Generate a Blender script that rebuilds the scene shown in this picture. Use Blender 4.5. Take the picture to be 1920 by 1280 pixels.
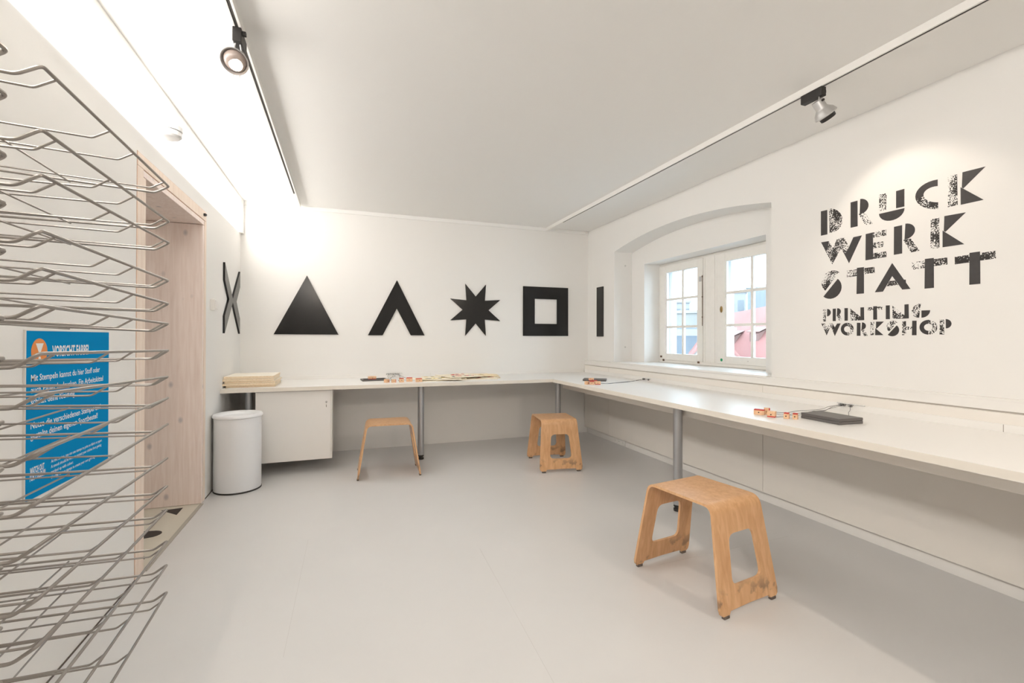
import bpy, bmesh, math, random
from mathutils import Vector, Matrix, geometry
random.seed(7)
PI = math.pi
for o in list(bpy.data.objects): bpy.data.objects.remove(o)
SC = bpy.context.scene
COL = SC.collection

# ------------------------------------------------------------------ camera
yaw, pitch, roll = 0.3485, 0.0058, 0.0019
fw = Vector((math.sin(yaw)*math.cos(pitch), math.cos(yaw)*math.cos(pitch), math.sin(pitch)))
r0 = Vector((math.cos(yaw), -math.sin(yaw), 0)); u0 = r0.cross(fw)
rt = r0*math.cos(roll) + u0*math.sin(roll); up = u0*math.cos(roll) - r0*math.sin(roll)
cam = bpy.data.cameras.new('camera'); co = bpy.data.objects.new('camera', cam); COL.objects.link(co)
M = Matrix((rt, up, -fw)).transposed().to_4x4(); M.translation = (0, 0, 1.18)
co.matrix_world = M
cam.sensor_width = 36; cam.lens = 36*868.75/1920; cam.shift_y = (627.8-640)/1920
cam.clip_start = 0.03; cam.clip_end = 400
SC.camera = co
# ------------------------------------------------------------------ sky, light, exposure
w = bpy.data.worlds.new('overcast_sky'); SC.world = w; w.use_nodes = True
bg = w.node_tree.nodes['Background']; bg.inputs[0].default_value = (0.70, 0.845, 1.0, 1); bg.inputs[1].default_value = SKY = 5.6
SC.view_settings.view_transform = 'Standard'; SC.view_settings.look = 'None'
SC.view_settings.gamma = 1; SC.view_settings.use_curve_mapping = False
SC.view_settings.exposure = 0.52
FIXTURE = 9.0      # strength of the long wall light
SPOT_R, SPOT_L, SPOT_FILL = 4.4, 6.0, 50.0
SC.cycles.max_bounces = 12; SC.cycles.diffuse_bounces = 6; SC.cycles.transparent_max_bounces = 16
try: SC.cycles.use_denoising = True
except Exception: pass
SC.cycles.sample_clamp_indirect = 6

# ------------------------------------------------------------------ materials
def lin(c): return tuple(((x/255)/12.92 if x/255 <= .04045 else ((x/255+.055)/1.055)**2.4) for x in c)
def mat(name, col, rough=.5, metal=0, spec=.5, emit=None, estr=0, bump=None, var=None, clear=0):
    m = bpy.data.materials.new(name); m.use_nodes = True
    nt = m.node_tree; b = nt.nodes['Principled BSDF']
    b.inputs['Base Color'].default_value = (*col, 1); b.inputs['Roughness'].default_value = rough
    b.inputs['Metallic'].default_value = metal; b.inputs['Specular IOR Level'].default_value = spec
    if clear: b.inputs['Coat Weight'].default_value = clear; b.inputs['Coat Roughness'].default_value = .15
    if emit: b.inputs['Emission Color'].default_value = (*emit, 1); b.inputs['Emission Strength'].default_value = estr
    tc = nt.nodes.new('ShaderNodeTexCoord')
    if var:      # (scale, amount)
        n = nt.nodes.new('ShaderNodeTexNoise'); n.inputs['Scale'].default_value = var[0]; n.inputs['Detail'].default_value = 5
        nt.links.new(tc.outputs['Object'], n.inputs['Vector'])
        mr = nt.nodes.new('ShaderNodeMapRange'); mr.inputs[3].default_value = 1-var[1]; mr.inputs[4].default_value = 1+var[1]
        nt.links.new(n.outputs['Fac'], mr.inputs[0])
        mx = nt.nodes.new('ShaderNodeVectorMath'); mx.operation = 'SCALE'; mx.inputs[0].default_value = col
        nt.links.new(mr.outputs[0], mx.inputs['Scale']); nt.links.new(mx.outputs[0], b.inputs['Base Color'])
    if bump:     # (scale, strength)
        n = nt.nodes.new('ShaderNodeTexNoise'); n.inputs['Scale'].default_value = bump[0]; n.inputs['Detail'].default_value = 4
        nt.links.new(tc.outputs['Object'], n.inputs['Vector'])
        bp = nt.nodes.new('ShaderNodeBump'); bp.inputs['Strength'].default_value = bump[1]; bp.inputs['Distance'].default_value = .002
        nt.links.new(n.outputs['Fac'], bp.inputs['Height']); nt.links.new(bp.outputs[0], b.inputs['Normal'])
    return m
WALL = (.84, .825, .80)
def wood(name, c1, c2, scale, stretch, rough=.45, knots=None, smudge=None, axis=2, spec=.4):
    m = mat(name, c1, rough, spec=spec); nt = m.node_tree; b = nt.nodes['Principled BSDF']
    tc = nt.nodes.new('ShaderNodeTexCoord'); mp = nt.nodes.new('ShaderNodeMapping')
    s = [scale]*3; s[axis] = scale/stretch; mp.inputs['Scale'].default_value = s
    nt.links.new(tc.outputs['Object'], mp.inputs['Vector'])
    n = nt.nodes.new('ShaderNodeTexNoise'); n.inputs['Scale'].default_value = 1; n.inputs['Detail'].default_value = 6; n.inputs['Distortion'].default_value = .8
    nt.links.new(mp.outputs[0], n.inputs['Vector'])
    cr = nt.nodes.new('ShaderNodeValToRGB'); cr.color_ramp.elements[0].position = .3; cr.color_ramp.elements[1].position = .7
    cr.color_ramp.elements[0].color = (*c2, 1); cr.color_ramp.elements[1].color = (*c1, 1)
    nt.links.new(n.outputs['Fac'], cr.inputs[0]); out = cr.outputs[0]
    def dark(vec_scale, lo, hi, col, kind, rnd=1.0, zmax=None):
        nonlocal out
        if kind == 'knot':
            v = nt.nodes.new('ShaderNodeTexVoronoi'); v.inputs['Scale'].default_value = 1; v.inputs['Randomness'].default_value = rnd
            mp2 = nt.nodes.new('ShaderNodeMapping'); mp2.inputs['Scale'].default_value = vec_scale
            nt.links.new(tc.outputs['Object'], mp2.inputs['Vector']); nt.links.new(mp2.outputs[0], v.inputs['Vector']); src = v.outputs['Distance']
        else:
            v = nt.nodes.new('ShaderNodeTexNoise'); v.inputs['Scale'].default_value = vec_scale; v.inputs['Detail'].default_value = 6
            nt.links.new(tc.outputs['Object'], v.inputs['Vector']); src = v.outputs['Fac']
        mr = nt.nodes.new('ShaderNodeMapRange'); mr.inputs[1].default_value = lo; mr.inputs[2].default_value = hi
        mr.inputs[3].default_value = .6; mr.inputs[4].default_value = 0; nt.links.new(src, mr.inputs[0]); fac = mr.outputs[0]
        if zmax is not None:
            sx = nt.nodes.new('ShaderNodeSeparateXYZ'); nt.links.new(tc.outputs['Object'], sx.inputs[0])
            mz = nt.nodes.new('ShaderNodeMapRange'); mz.inputs[1].default_value = zmax*.5; mz.inputs[2].default_value = zmax
            mz.inputs[3].default_value = 1; mz.inputs[4].default_value = 0; nt.links.new(sx.outputs[2], mz.inputs[0])
            mm = nt.nodes.new('ShaderNodeMath'); mm.operation = 'MULTIPLY'; nt.links.new(fac, mm.inputs[0]); nt.links.new(mz.outputs[0], mm.inputs[1]); fac = mm.outputs[0]
        mx = nt.nodes.new('ShaderNodeMix'); mx.data_type = 'RGBA'
        nt.links.new(fac, mx.inputs[0]); nt.links.new(out, mx.inputs[6]); mx.inputs[7].default_value = (*col, 1); out = mx.outputs[2]
    if knots: dark(knots, .06, .17, (c2[0]*.5, c2[1]*.55, c2[2]*.62), 'knot')
    if smudge: dark(14, .38, .46, (.09, .075, .06), 'noise', zmax=smudge)
    nt.links.new(out, b.inputs['Base Color'])
    return m

m_wall = mat('white_wall_paint', WALL, .85, spec=.25, bump=(60, .12))
m_ceil = mat('white_ceiling_paint', (.86, .85, .83), .9, spec=.2, bump=(40, .08))
m_floor = mat('grey_linoleum', (.675, .668, .662), .36, spec=.45, var=(3.0, .03), bump=(9, .06))
m_hallfloor = mat('beige_floor_coating', (.68, .64, .55), .45)
m_print = mat('black_floor_print', (.022, .018, .018), .5)
m_trimw = mat('white_lacquer', (.84, .82, .79), .35, spec=.45)
m_panel = mat('cream_panel_lacquer', (.83, .79, .735), .4, spec=.45)
m_table = mat('white_laminate', (.86, .845, .82), .38, spec=.6)
m_tabedge = mat('laminate_edge', (.80, .75, .67), .4)
m_dark = mat('dark_gap', (.05, .045, .04), .7)
m_black = mat('matt_black_board', (.009, .0085, .0085), .18, spec=.42)
m_blackp = mat('black_plastic', (.02, .017, .016), .45)
m_steel = mat('brushed_steel', (.50, .51, .53), .42, metal=1)
m_wire = mat('galvanised_wire', (.36, .335, .31), .36, metal=.8, spec=.6)
m_chrome = mat('grey_metal', (.62, .61, .60), .3, metal=.8)
m_alu = mat('silver_paint', (.55, .54, .53), .32, metal=.5)
m_bin = mat('white_bin_metal', (.86, .87, .89), .35)
m_winw = mat('aged_white_window_paint', (.86, .835, .79), .4, spec=.5, var=(25, .04))
m_winout = mat('outer_window_paint', (.84, .87, .92), .45)
m_brass = mat('old_brass', (.33, .22, .09), .35, metal=.8)
m_rust = mat('worn_iron', (.16, .10, .07), .5, metal=.5)
m_green = mat('green_sticker', (.0, .30, .12), .5)
m_beech = wood('birch_plywood', lin((224, 180, 136)), lin((204, 156, 112)), 42, 7, .30, smudge=.13)
m_plyedge = wood('plywood_board_edge', lin((246, 230, 204)), lin((224, 198, 164)), 70, .3, .6)
m_ply = wood('plywood_board', lin((254, 248, 236)), lin((250, 241, 224)), 20, .1, .6)
m_door = wood("whitewashed_pine", lin((250, 236, 229)), lin((238, 220, 211)), 46, 14, .6, knots=(9, 9, 6))
m_case = wood('whitewashed_pine_edge', lin((244, 228, 214)), lin((234, 214, 198)), 50, 14, .6)
m_groove = mat('pine_joint', lin((186, 136, 104)), .7)
m_stamp = wood('stamp_wood', lin((238, 200, 164)), lin((222, 176, 136)), 60, 4, .5)
m_red = mat('red_rubber', (.55, .04, .03), .5)
m_pad = mat('grey_pad_plastic', (.12, .11, .105), .45)
m_padin = mat('black_ink_felt', (.015, .015, .015), .8)
m_cord = mat('black_cord', (.03, .03, .032), .6)
m_grcord = mat('grey_cord', (.35, .34, .34), .5)
m_clear = mat('clear_acrylic', (.72, .71, .69), .15, spec=.6)
m_blue = mat('blue_sign_face', (0.0, .25, .56), .9, spec=.08)
m_orange = mat('orange_sign_disc', (.80, .26, .05), .45)
m_white = mat('white_lettering', (.82, .82, .82), .5)
m_signe = mat('sign_board_edge', (.70, .68, .65), .5)
m_cotton = mat('raw_cotton', lin((248, 238, 216)), .9, bump=(400, .2))
m_cotton2 = mat('raw_cotton_warm', lin((240, 222, 188)), .9, bump=(400, .2))
m_diff = mat('lamp_diffuser', (.9, .9, .88), .5, emit=(1, .965, .92), estr=FIXTURE)
m_diffb = mat('lamp_diffuser_underside', (.9, .9, .88), .5, emit=(1, .965, .92), estr=.9)
m_bulb = mat('lit_bulb', (.9, .9, .9), .3, emit=(1, .86, .70), estr=14)
m_lens = mat('lamp_dome_glass', (.30, .24, .21), .25, spec=.6)
m_lamph = mat('lamp_head_grey', (.34, .32, .31), .38, metal=.4)
m_copper = mat('warm_reflector', (.75, .42, .28), .2, metal=.7)
m_paint = [mat('textile_print_%s' % n, c, .8) for n, c in (('red', (.62, .08, .07)), ('yellow', (.78, .60, .16)), ('black', (.04, .04, .04)), ('blue', (.10, .12, .25)), ('green', (.2, .3, .12)))]
# worn stamped ink: black ink broken up by specks of bare wall
def worn():
    m = mat('worn_black_ink', (.02, .02, .02), .7); nt = m.node_tree; b = nt.nodes['Principled BSDF']
    tc = nt.nodes.new('ShaderNodeTexCoord')
    def nz(s, d, out='Fac'):
        n = nt.nodes.new('ShaderNodeTexNoise'); n.inputs['Scale'].default_value = s; n.inputs['Detail'].default_value = d
        nt.links.new(tc.outputs['Object'], n.inputs['Vector']); return n.outputs[out]
    a = nt.nodes.new('ShaderNodeMath'); a.operation = 'MULTIPLY_ADD'; a.inputs[1].default_value = .75
    nt.links.new(nz(16, 2), a.inputs[0])
    c = nt.nodes.new('ShaderNodeMath'); c.operation = 'MULTIPLY'; c.inputs[1].default_value = 1.0
    nt.links.new(nz(150, 5), c.inputs[0]); nt.links.new(c.outputs[0], a.inputs[2])
    cr = nt.nodes.new('ShaderNodeValToRGB'); cr.color_ramp.elements[0].position = .885; cr.color_ramp.elements[1].position = .925
    cr.color_ramp.elements[0].color = (.028, .024, .023, 1); cr.color_ramp.elements[1].color = (*WALL, 1)
    nt.links.new(a.outputs[0], cr.inputs[0]); nt.links.new(cr.outputs[0], b.inputs['Base Color']); return m
m_worn = worn()
m_ink = mat('solid_black_ink', (.032, .027, .026), .48, var=(40, .35))
# glass: mostly clear with a fresnel reflection
m_glass = bpy.data.materials.new('window_glass'); m_glass.use_nodes = True
nt = m_glass.node_tree; nt.nodes.clear()
go = nt.nodes.new('ShaderNodeOutputMaterial'); mxs = nt.nodes.new('ShaderNodeMixShader'); tr = nt.nodes.new('ShaderNodeBsdfTransparent')
gl = nt.nodes.new('ShaderNodeBsdfGlossy'); gl.inputs['Roughness'].default_value = .02; fr = nt.nodes.new('ShaderNodeFresnel'); fr.inputs[0].default_value = 1.15
tr.inputs[0].default_value = (.96, .98, .98, 1)
nt.links.new(fr.outputs[0], mxs.inputs[0]); nt.links.new(tr.outputs[0], mxs.inputs[1]); nt.links.new(gl.outputs[0], mxs.inputs[2]); nt.links.new(mxs.outputs[0], go.inputs[0])

# ------------------------------------------------------------------ geometry helpers
class MB:
    def __init__(s): s.v = []; s.f = []; s.mi = []; s.sm = []
    def add(s, vs, fs, mi=0, smooth=False):
        o = len(s.v); s.v += [tuple(v) for v in vs]
        for f in fs: s.f.append([i+o for i in f]); s.mi.append(mi); s.sm.append(smooth)
    def box(s, x0, x1, y0, y1, z0, z1, mi=0, mat4=None, c=0):
        if c: return s.cbox(x0, x1, y0, y1, z0, z1, c, mi, mat4)
        vs = [Vector(p) for p in ((x0,y0,z0),(x1,y0,z0),(x1,y1,z0),(x0,y1,z0),(x0,y0,z1),(x1,y0,z1),(x1,y1,z1),(x0,y1,z1))]
        if mat4: vs = [mat4 @ v for v in vs]
        s.add(vs, [(0,3,2,1),(4,5,6,7),(0,1,5,4),(1,2,6,5),(2,3,7,6),(3,0,4,7)], mi)
    def cbox(s, x0, x1, y0, y1, z0, z1, c, mi=0, mat4=None):
        bm = bmesh.new(); bmesh.ops.create_cube(bm, size=1)
        for v in bm.verts: v.co = Vector((x0+(v.co.x+.5)*(x1-x0), y0+(v.co.y+.5)*(y1-y0), z0+(v.co.z+.5)*(z1-z0)))
        bmesh.ops.bevel(bm, geom=bm.edges[:], offset=c, segments=2, profile=.5, affect='EDGES')
        if mat4: bmesh.ops.transform(bm, matrix=mat4, verts=bm.verts)
        bm.verts.index_update()
        s.add([v.co.copy() for v in bm.verts], [[v.index for v in f.verts] for f in bm.faces], mi); bm.free()
    def prism(s, pts, to3, t, mi=0, side=None):
        """pts: 2D outline; to3(p, d) -> 3D, d in {0, t} (0 = back)"""
        n = len(pts); a = [to3(p, 0) for p in pts]; b = [to3(p, t) for p in pts]
        tri = geometry.tessellate_polygon([[Vector((p[0], p[1], 0)) for p in pts]])
        s.add(a+b, [tuple(i) for i in tri] + [tuple(i+n for i in reversed(q)) for q in tri], mi)
        s.add(a+b, [(i, (i+1) % n, (i+1) % n+n, i+n) for i in range(n)], mi if side is None else side)
    def tube(s, path, r, n=8, mi=0, cap=True):
        P = [Vector(p) for p in path]; rings = []; prev = None
        for i, p in enumerate(P):
            if i == 0: t = P[1]-P[0]
            elif i == len(P)-1: t = P[-1]-P[-2]
            else: t = (P[i]-P[i-1]).normalized()+(P[i+1]-P[i]).normalized()
            t.normalize()
            if prev is None:
                ref = Vector((0,0,1)) if abs(t.z) < .9 else Vector((1,0,0)); a = t.cross(ref).normalized()
            else: a = (prev - t*prev.dot(t)).normalized()
            prev = a; b = t.cross(a); rr = r[i] if isinstance(r, (list, tuple)) else r
            rings.append([p + (a*math.cos(2*PI*k/n)+b*math.sin(2*PI*k/n))*rr for k in range(n)])
        vs = [v for g in rings for v in g]
        fs = [(i*n+k, i*n+(k+1) % n, (i+1)*n+(k+1) % n, (i+1)*n+k) for i in range(len(P)-1) for k in range(n)]
        s.add(vs, fs, mi, True)
        if cap: s.add(vs, [tuple(range(n))[::-1], tuple((len(P)-1)*n+k for k in range(n))], mi)
    def lathe(s, prof, n=32, mi=0, m4=None, cap0=True, cap1=True, ex=1.0, smooth=True):
        vs = [Vector((r*math.cos(2*PI*k/n), ex*r*math.sin(2*PI*k/n), z)) for r, z in prof for k in range(n)]
        if m4: vs = [m4 @ v for v in vs]
        fs = [(i*n+k, i*n+(k+1) % n, (i+1)*n+(k+1) % n, (i+1)*n+k) for i in range(len(prof)-1) for k in range(n)]
        s.add(vs, fs, mi, smooth)
        if cap0: s.add(vs, [tuple(range(n))[::-1]], mi)
        if cap1: s.add(vs, [tuple((len(prof)-1)*n+k for k in range(n))], mi)
    def mesh(s, name, mats):
        me = bpy.data.meshes.new(name); me.from_pydata(s.v, [], s.f)
        for m in (mats if isinstance(mats, (list, tuple)) else [mats]): me.materials.append(m)
        me.polygons.foreach_set('material_index', s.mi); me.polygons.foreach_set('use_smooth', s.sm)
        bm = bmesh.new(); bm.from_mesh(me); bmesh.ops.remove_doubles(bm, verts=bm.verts, dist=1e-6)
        bmesh.ops.recalc_face_normals(bm, faces=bm.faces)
        es = [e for e in bm.edges if len(e.link_faces) == 2 and (e.link_faces[0].smooth != e.link_faces[1].smooth or (e.link_faces[0].smooth and e.calc_face_angle(0) > .7))]
        if es: bmesh.ops.split_edges(bm, edges=es)
        bm.to_mesh(me); bm.free(); me.update(); return me
def obj(name, mb, mats, parent=None, loc=None, rot=None):
    me = mb.mesh(name, mats) if isinstance(mb, MB) else mb
    o = bpy.data.objects.new(name, me); COL.objects.link(o)
    if parent: o.parent = parent
    if loc: o.location = loc
    if rot: o.rotation_euler = rot
    return o
def tag(o, label, cat, group=None):
    o['label'] = label; o['category'] = cat
    if group: o['group'] = group
    return o
def thing(name, label, cat, loc=(0,0,0), rz=0, group=None):
    o = bpy.data.objects.new(name, None); COL.objects.link(o); o.location = loc; o.rotation_euler = (0,0,rz)
    o.empty_display_size = .05
    return tag(o, label, cat, group)
def struct(name, mb, mats, parent=None):
    o = obj(name, mb, mats, parent)
    if not parent: o['kind'] = 'structure'
    return o
def sbox(name, b, m, parent=None, c=0, **k):
    q = MB(); q.box(*b, c=c); return struct(name, q, m, parent)
def pbox(name, b, m, parent, c=0):
    q = MB(); q.box(*b, c=c); return obj(name, q, m, parent)
def copy_tree(o, parent=None):
    c = o.copy(); COL.objects.link(c); c.parent = parent
    for ch in o.children: copy_tree(ch, c)
    return c
def round_path(pts, r, n=4):
    P = [Vector(p) for p in pts]; out = [P[0]]
    for i in range(1, len(P)-1):
        a = (P[i-1]-P[i]); b = (P[i+1]-P[i]); rr = min(r, a.length*.45, b.length*.45)
        p0 = P[i]+a.normalized()*rr; p2 = P[i]+b.normalized()*rr
        for k in range(n+1):
            t = k/n; out.append(p0*(1-t)**2+P[i]*2*t*(1-t)+p2*t*t)
    out.append(P[-1]); return out
XL, XR, YB, ZC = -.947, 2.8835, 5.1432, 2.511
YF = -2.2
# ================================================================== SETTING
q = MB(); q.box(XL, 2.90, YF, YB, -.08, 0); floor = struct('floor', q, m_floor)
for pts in ([(-.19, 2.95), (-.205, 1.9)], [(.72, 2.5), (.66, .9)], [(1.53, 2.01), (2.5, 2.04)]):   # welded sheet joints
    q = MB(); q.tube([(x, y, -.0004) for x, y in pts], .0009, 6); obj('sheet_joint', q, mat('sheet_joint_filler', (.58, .565, .55), .5), floor)
q = MB(); q.box(-2.6, XL, 2.2, 4.6, -.08, -.002)
hall = struct('floor', q, m_hallfloor)
def slab(name, pts, z0, z1, m, parent):
    q = MB(); q.prism(pts, lambda p, d: (p[0], p[1], z0+d), z1-z0); return obj(name, q, m, parent)
slab('floor_marking', [(-1.165, 3.787), (-1.041, 3.80), (-1.039, 3.661), (-1.116, 3.74)], -.002, -.0012, m_print, hall)
slab('floor_marking', [(-1.20, 3.43)] + [(-1.094+.068*math.sin(t), 3.352+.058*math.cos(t)) for t in [k*PI/10 for k in range(0, 9)]] + [(-1.10, 3.296), (-1.20, 3.29)], -.002, -.0012, m_print, hall)
slab('floor_marking', [(-1.06, 3.09), (-1.023, 3.065), (-.991, 2.994), (-1.02, 2.96), (-1.07, 2.985)], -.002, -.0012, m_print, hall)
slab('floor_marking', [(-1.9, 3.1), (-1.7, 3.4), (-1.6, 3.0)], -.002, -.0012, m_print, hall)
sbox('trim_1', (XL-.002, XL+.020, 2.83, 3.832, -.001, .004), mat('threshold_strip', (.42, .39, .34), .5))
sbox('ceiling', (XL-.3, XR+.3, YF, YB+.1, ZC, ZC+.12), m_ceil)
sbox('wall_back', (XL-.3, XR+.6, YB, YB+.2, -.08, ZC), m_wall)
sbox('wall_front', (XL-.3, XR+.6, YF-.2, YF, -.08, ZC), m_wall)
# left wall with the doorway
q = MB(); D0, D1, DZ = 2.734, 3.935, 2.087
q.box(XL-.30, XL, YF, D0, -.08, ZC); q.box(XL-.30, XL, D1, YB, -.08, ZC); q.box(XL-.30, XL, D0, D1, DZ, ZC)
struct('wall_left', q, m_wall)
# corridor beyond the doorway
q = MB(); q.box(-2.7, -2.6, 2.1, 4.7, -.08, 2.6); q.box(-2.6, XL-.3, 4.6, 4.7, -.08, 2.6); q.box(-2.6, XL-.3, 2.1, 2.2, -.08, 2.6); q.box(-2.7, XL-.3, 2.1, 4.7, 2.511, 2.6)
struct('wall_corridor', q, m_wall)
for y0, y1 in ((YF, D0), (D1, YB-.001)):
    sbox('joint_shadow_left', (XL, XL+.004, y0, y1, 0, .005), mat('dark_joint_shadow', (.10, .08, .07), .7))  # dark strip painting the joint and its shadow along the wall foot
# door lining of whitewashed pine: casing boards and jamb boards with dark joints
door = bpy.data.objects.new('door_1', None); COL.objects.link(door); door['kind'] = 'structure'; door.location = (XL, 3.33, 0)
def dpart(name, b, m, c=.0015):
    b = (b[0]-XL, b[1]-XL, b[2]-3.33, b[3]-3.33, b[4], b[5]); return pbox(name, b, m, door, c)
a, i = .071, .106   # casing width, inner edge
for y0, y1 in ((D0+.002, D0+a), (D1-a+.02, D1-.002)):
    dpart('casing_board', (XL-.34, XL+.004, y0, y1, .0, DZ-.07), m_case)
dpart('casing_board', (XL-.34, XL+.004, D0+.002, D1-.002, DZ-.068, DZ-.002), m_case)
dpart('jamb_board', (XL-.36, XL+.002, D0+a+.004, D0+i, .0, DZ-.107), m_case)
dpart('jamb_board', (XL-.36, XL+.002, 3.85, D1-a+.016, .0, DZ-.107), m_door)
dpart('head_board', (XL-.36, XL+.002, D0+a+.004, D1-a+.016, DZ-.104, DZ-.072), m_door)
q = MB(); q.box(-.335, .0005, D0-3.33, D1-3.33, 0, .0); 
q = MB()
for b in ((-.33, .0008, D0+a-3.33, D0+a+.004-3.33, 0, DZ-.07), (-.33, .0008, D1-a+.016-3.33, D1-a+.02-3.33, 0, DZ-.07), (-.33, .0008, D0+a-3.33, D1-a+.02-3.33, DZ-.072, DZ-.068),
          (-.30, .0006, D0-.001-3.33, D0+.002-3.33, 0, DZ), (-.30, .0006, D1-.002-3.33, D1+.001-3.33, 0, DZ), (-.30, .0006, D0-3.33, D1-3.33, DZ-.002, DZ+.001)): q.box(*b)
obj('joint', q, m_groove, door)
q = MB(); q.box(0, .018, .525, .545, 2.046, 2.064, c=.002); q.box(.018, .022, .53, .54, 2.05, 2.06)
o = obj('door_catch', q, m_blackp, door); o['label'] = 'small black catch at the top corner of the casing'
# right wall: deep arched niche holding the two windows
NY0, NY1, NZ0 = 2.487, 4.545, .911
X1, X2 = 3.124, 3.322
WY0, WY1, WZ0, WZ1 = 2.745, 4.315, .917, 1.997
def arch(y, z0=2.155, rise=.108):
    t = (y-(NY0+NY1)/2)/((NY1-NY0)/2); R = (((NY1-NY0)/2)**2+rise**2)/(2*rise)
    return z0+rise-R+math.sqrt(R*R-(t*(NY1-NY0)/2)**2)
q = MB(); N = 32; ys = [NY0+(NY1-NY0)*k/N for k in range(N+1)]
def quad(*p): q.add(p, [(0, 1, 2, 3)])
quad((XR, YF, 0), (XR, NY0, 0), (XR, NY0, ZC), (XR, YF, ZC)); quad((XR, NY1, 0), (XR, YB, 0), (XR, YB, ZC), (XR, NY1, ZC))
quad((XR, NY0, 0), (XR, NY1, 0), (XR, NY1, NZ0), (XR, NY0, NZ0))
for y0, y1 in zip(ys, ys[1:]):
    quad((XR, y0, arch(y0)), (XR, y1, arch(y1)), (XR, y1, ZC), (XR, y0, ZC))
    q.add([(XR, y0, arch(y0)), (XR, y1, arch(y1)), (X1, y1, arch(y1)), (X1, y0, arch(y0))], [(0, 1, 2, 3)], 0, True)
    quad((X1, y0, WZ1), (X1, y1, WZ1), (X1, y1, arch(y1)), (X1, y0, arch(y0)))
quad((X1, NY0, NZ0), (X1, WY0, NZ0), (X1, WY0, WZ1), (X1, NY0, WZ1)); quad((X1, WY1, NZ0), (X1, NY1, NZ0), (X1, NY1, WZ1), (X1, WY1, WZ1))
for y in (NY0, NY1): quad((XR, y, NZ0), (X1, y, NZ0), (X1, y, arch(y)), (XR, y, arch(y)))
for y in (WY0, WY1): quad((X1, y, NZ0), (3.56, y, NZ0), (3.56, y, WZ1), (X1, y, WZ1))
quad((X1, WY0, WZ1), (X1, WY1, WZ1), (3.56, WY1, WZ1), (3.56, WY0, WZ1))
quad((X1, WY0, NZ0-.001), (X1, WY1, NZ0-.001), (3.56, WY1, NZ0-.001), (3.56, WY0, NZ0-.001))
# outside face and ends
quad((3.56, YF, -.1), (3.56, WY0, -.1), (3.56, WY0, ZC), (3.56, YF, ZC)); quad((3.56, WY1, -.1), (3.56, YB, -.1), (3.56, YB, ZC), (3.56, WY1, ZC))
quad((3.56, WY0, WZ1), (3.56, WY1, WZ1), (3.56, WY1, ZC), (3.56, WY0, ZC)); quad((3.56, WY0, -.1), (3.56, WY1, -.1), (3.56, WY1, NZ0), (3.56, WY0, NZ0))
quad((XR, YF, -.08), (3.56, YF, -.08), (3.56, YF, ZC), (XR, YF, ZC)); quad((XR, YB, -.08), (3.56, YB, -.08), (3.56, YB, ZC), (XR, YB, ZC))
quad((XR, YF, ZC), (3.56, YF, ZC), (3.56, YB, ZC), (XR, YB, ZC))
wr = struct('wall_right', q, m_wall)
for z in (2.005, 1.075):      # wall plugs in the niche reveal
    p = MB(); p.lathe([(.009, 0), (.009, .006), (.004, .007)], 12, m4=Matrix.Translation((3.03, NY1, z)) @ Matrix.Rotation(PI/2, 4, 'X')); obj('wall_plug', p, m_chrome, wr)
# sill board, panelling, ledge
XB = 2.8354
t1 = sbox('trim_2', (XB, X2-.01, NY0+.001, NY1-.001, .895, .9115), m_trimw, c=.0015)
PY_ = [YF, .46, 2.52, 4.583, YB-.001]
cl = bpy.data.objects.new('trim_3', None); COL.objects.link(cl); cl['kind'] = 'structure'; cl.location = (XB, 0, 0)
for y0, y1 in zip(PY_, PY_[1:]):
    pbox('panel', (0, .016, y0+.0012, y1-.0012, .074, .840), m_panel, cl, .001)
obj_backing = pbox('backing_board', (.0165, .03, YF, YB-.002, .074, .90), m_panel, cl)
pbox('upper_board', (0, .016, YF, YB-.001, .8485, .894), m_trimw, cl, .001)
pbox('upper_board', (-.001, XR-XB, YF, NY0-.001, .894, .9045), m_trimw, cl, .001)
pbox('upper_board', (-.001, XR-XB, NY1+.001, YB-.001, .894, .9045), m_trimw, cl, .001)
sbox('baseboard_right', (2.871, XR, YF, YB-.001, 0, .073), m_trimw, c=.001)
sbox('trim_4', (XL, XR, YB-.014, YB, 2.472, ZC), m_ceil, c=.002)
sbox('trim_5', (2.835, 2.862, YB-.03, YB-.014, 2.488, ZC), m_trimw, c=.002)
# worktop upstands
sbox('trim_6', (XB-.009, XB, YF, YB-.02, .7537, .790), m_trimw, c=.0008)
q = MB(); q.box(XL+.001, .905, YB-.013, YB, .7537, .790, c=.0008); q.box(.908, XB-.012, YB-.013, YB, .7537, .790, c=.0008); struct('trim_7', q, m_trimw)
q = MB(); q.box(XB-.0097, XB-.0088, 1.220, 1.2225, .755, .789); struct('trim_8', q, mat('seam_filler', (.35, .31, .28), .7))

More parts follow.
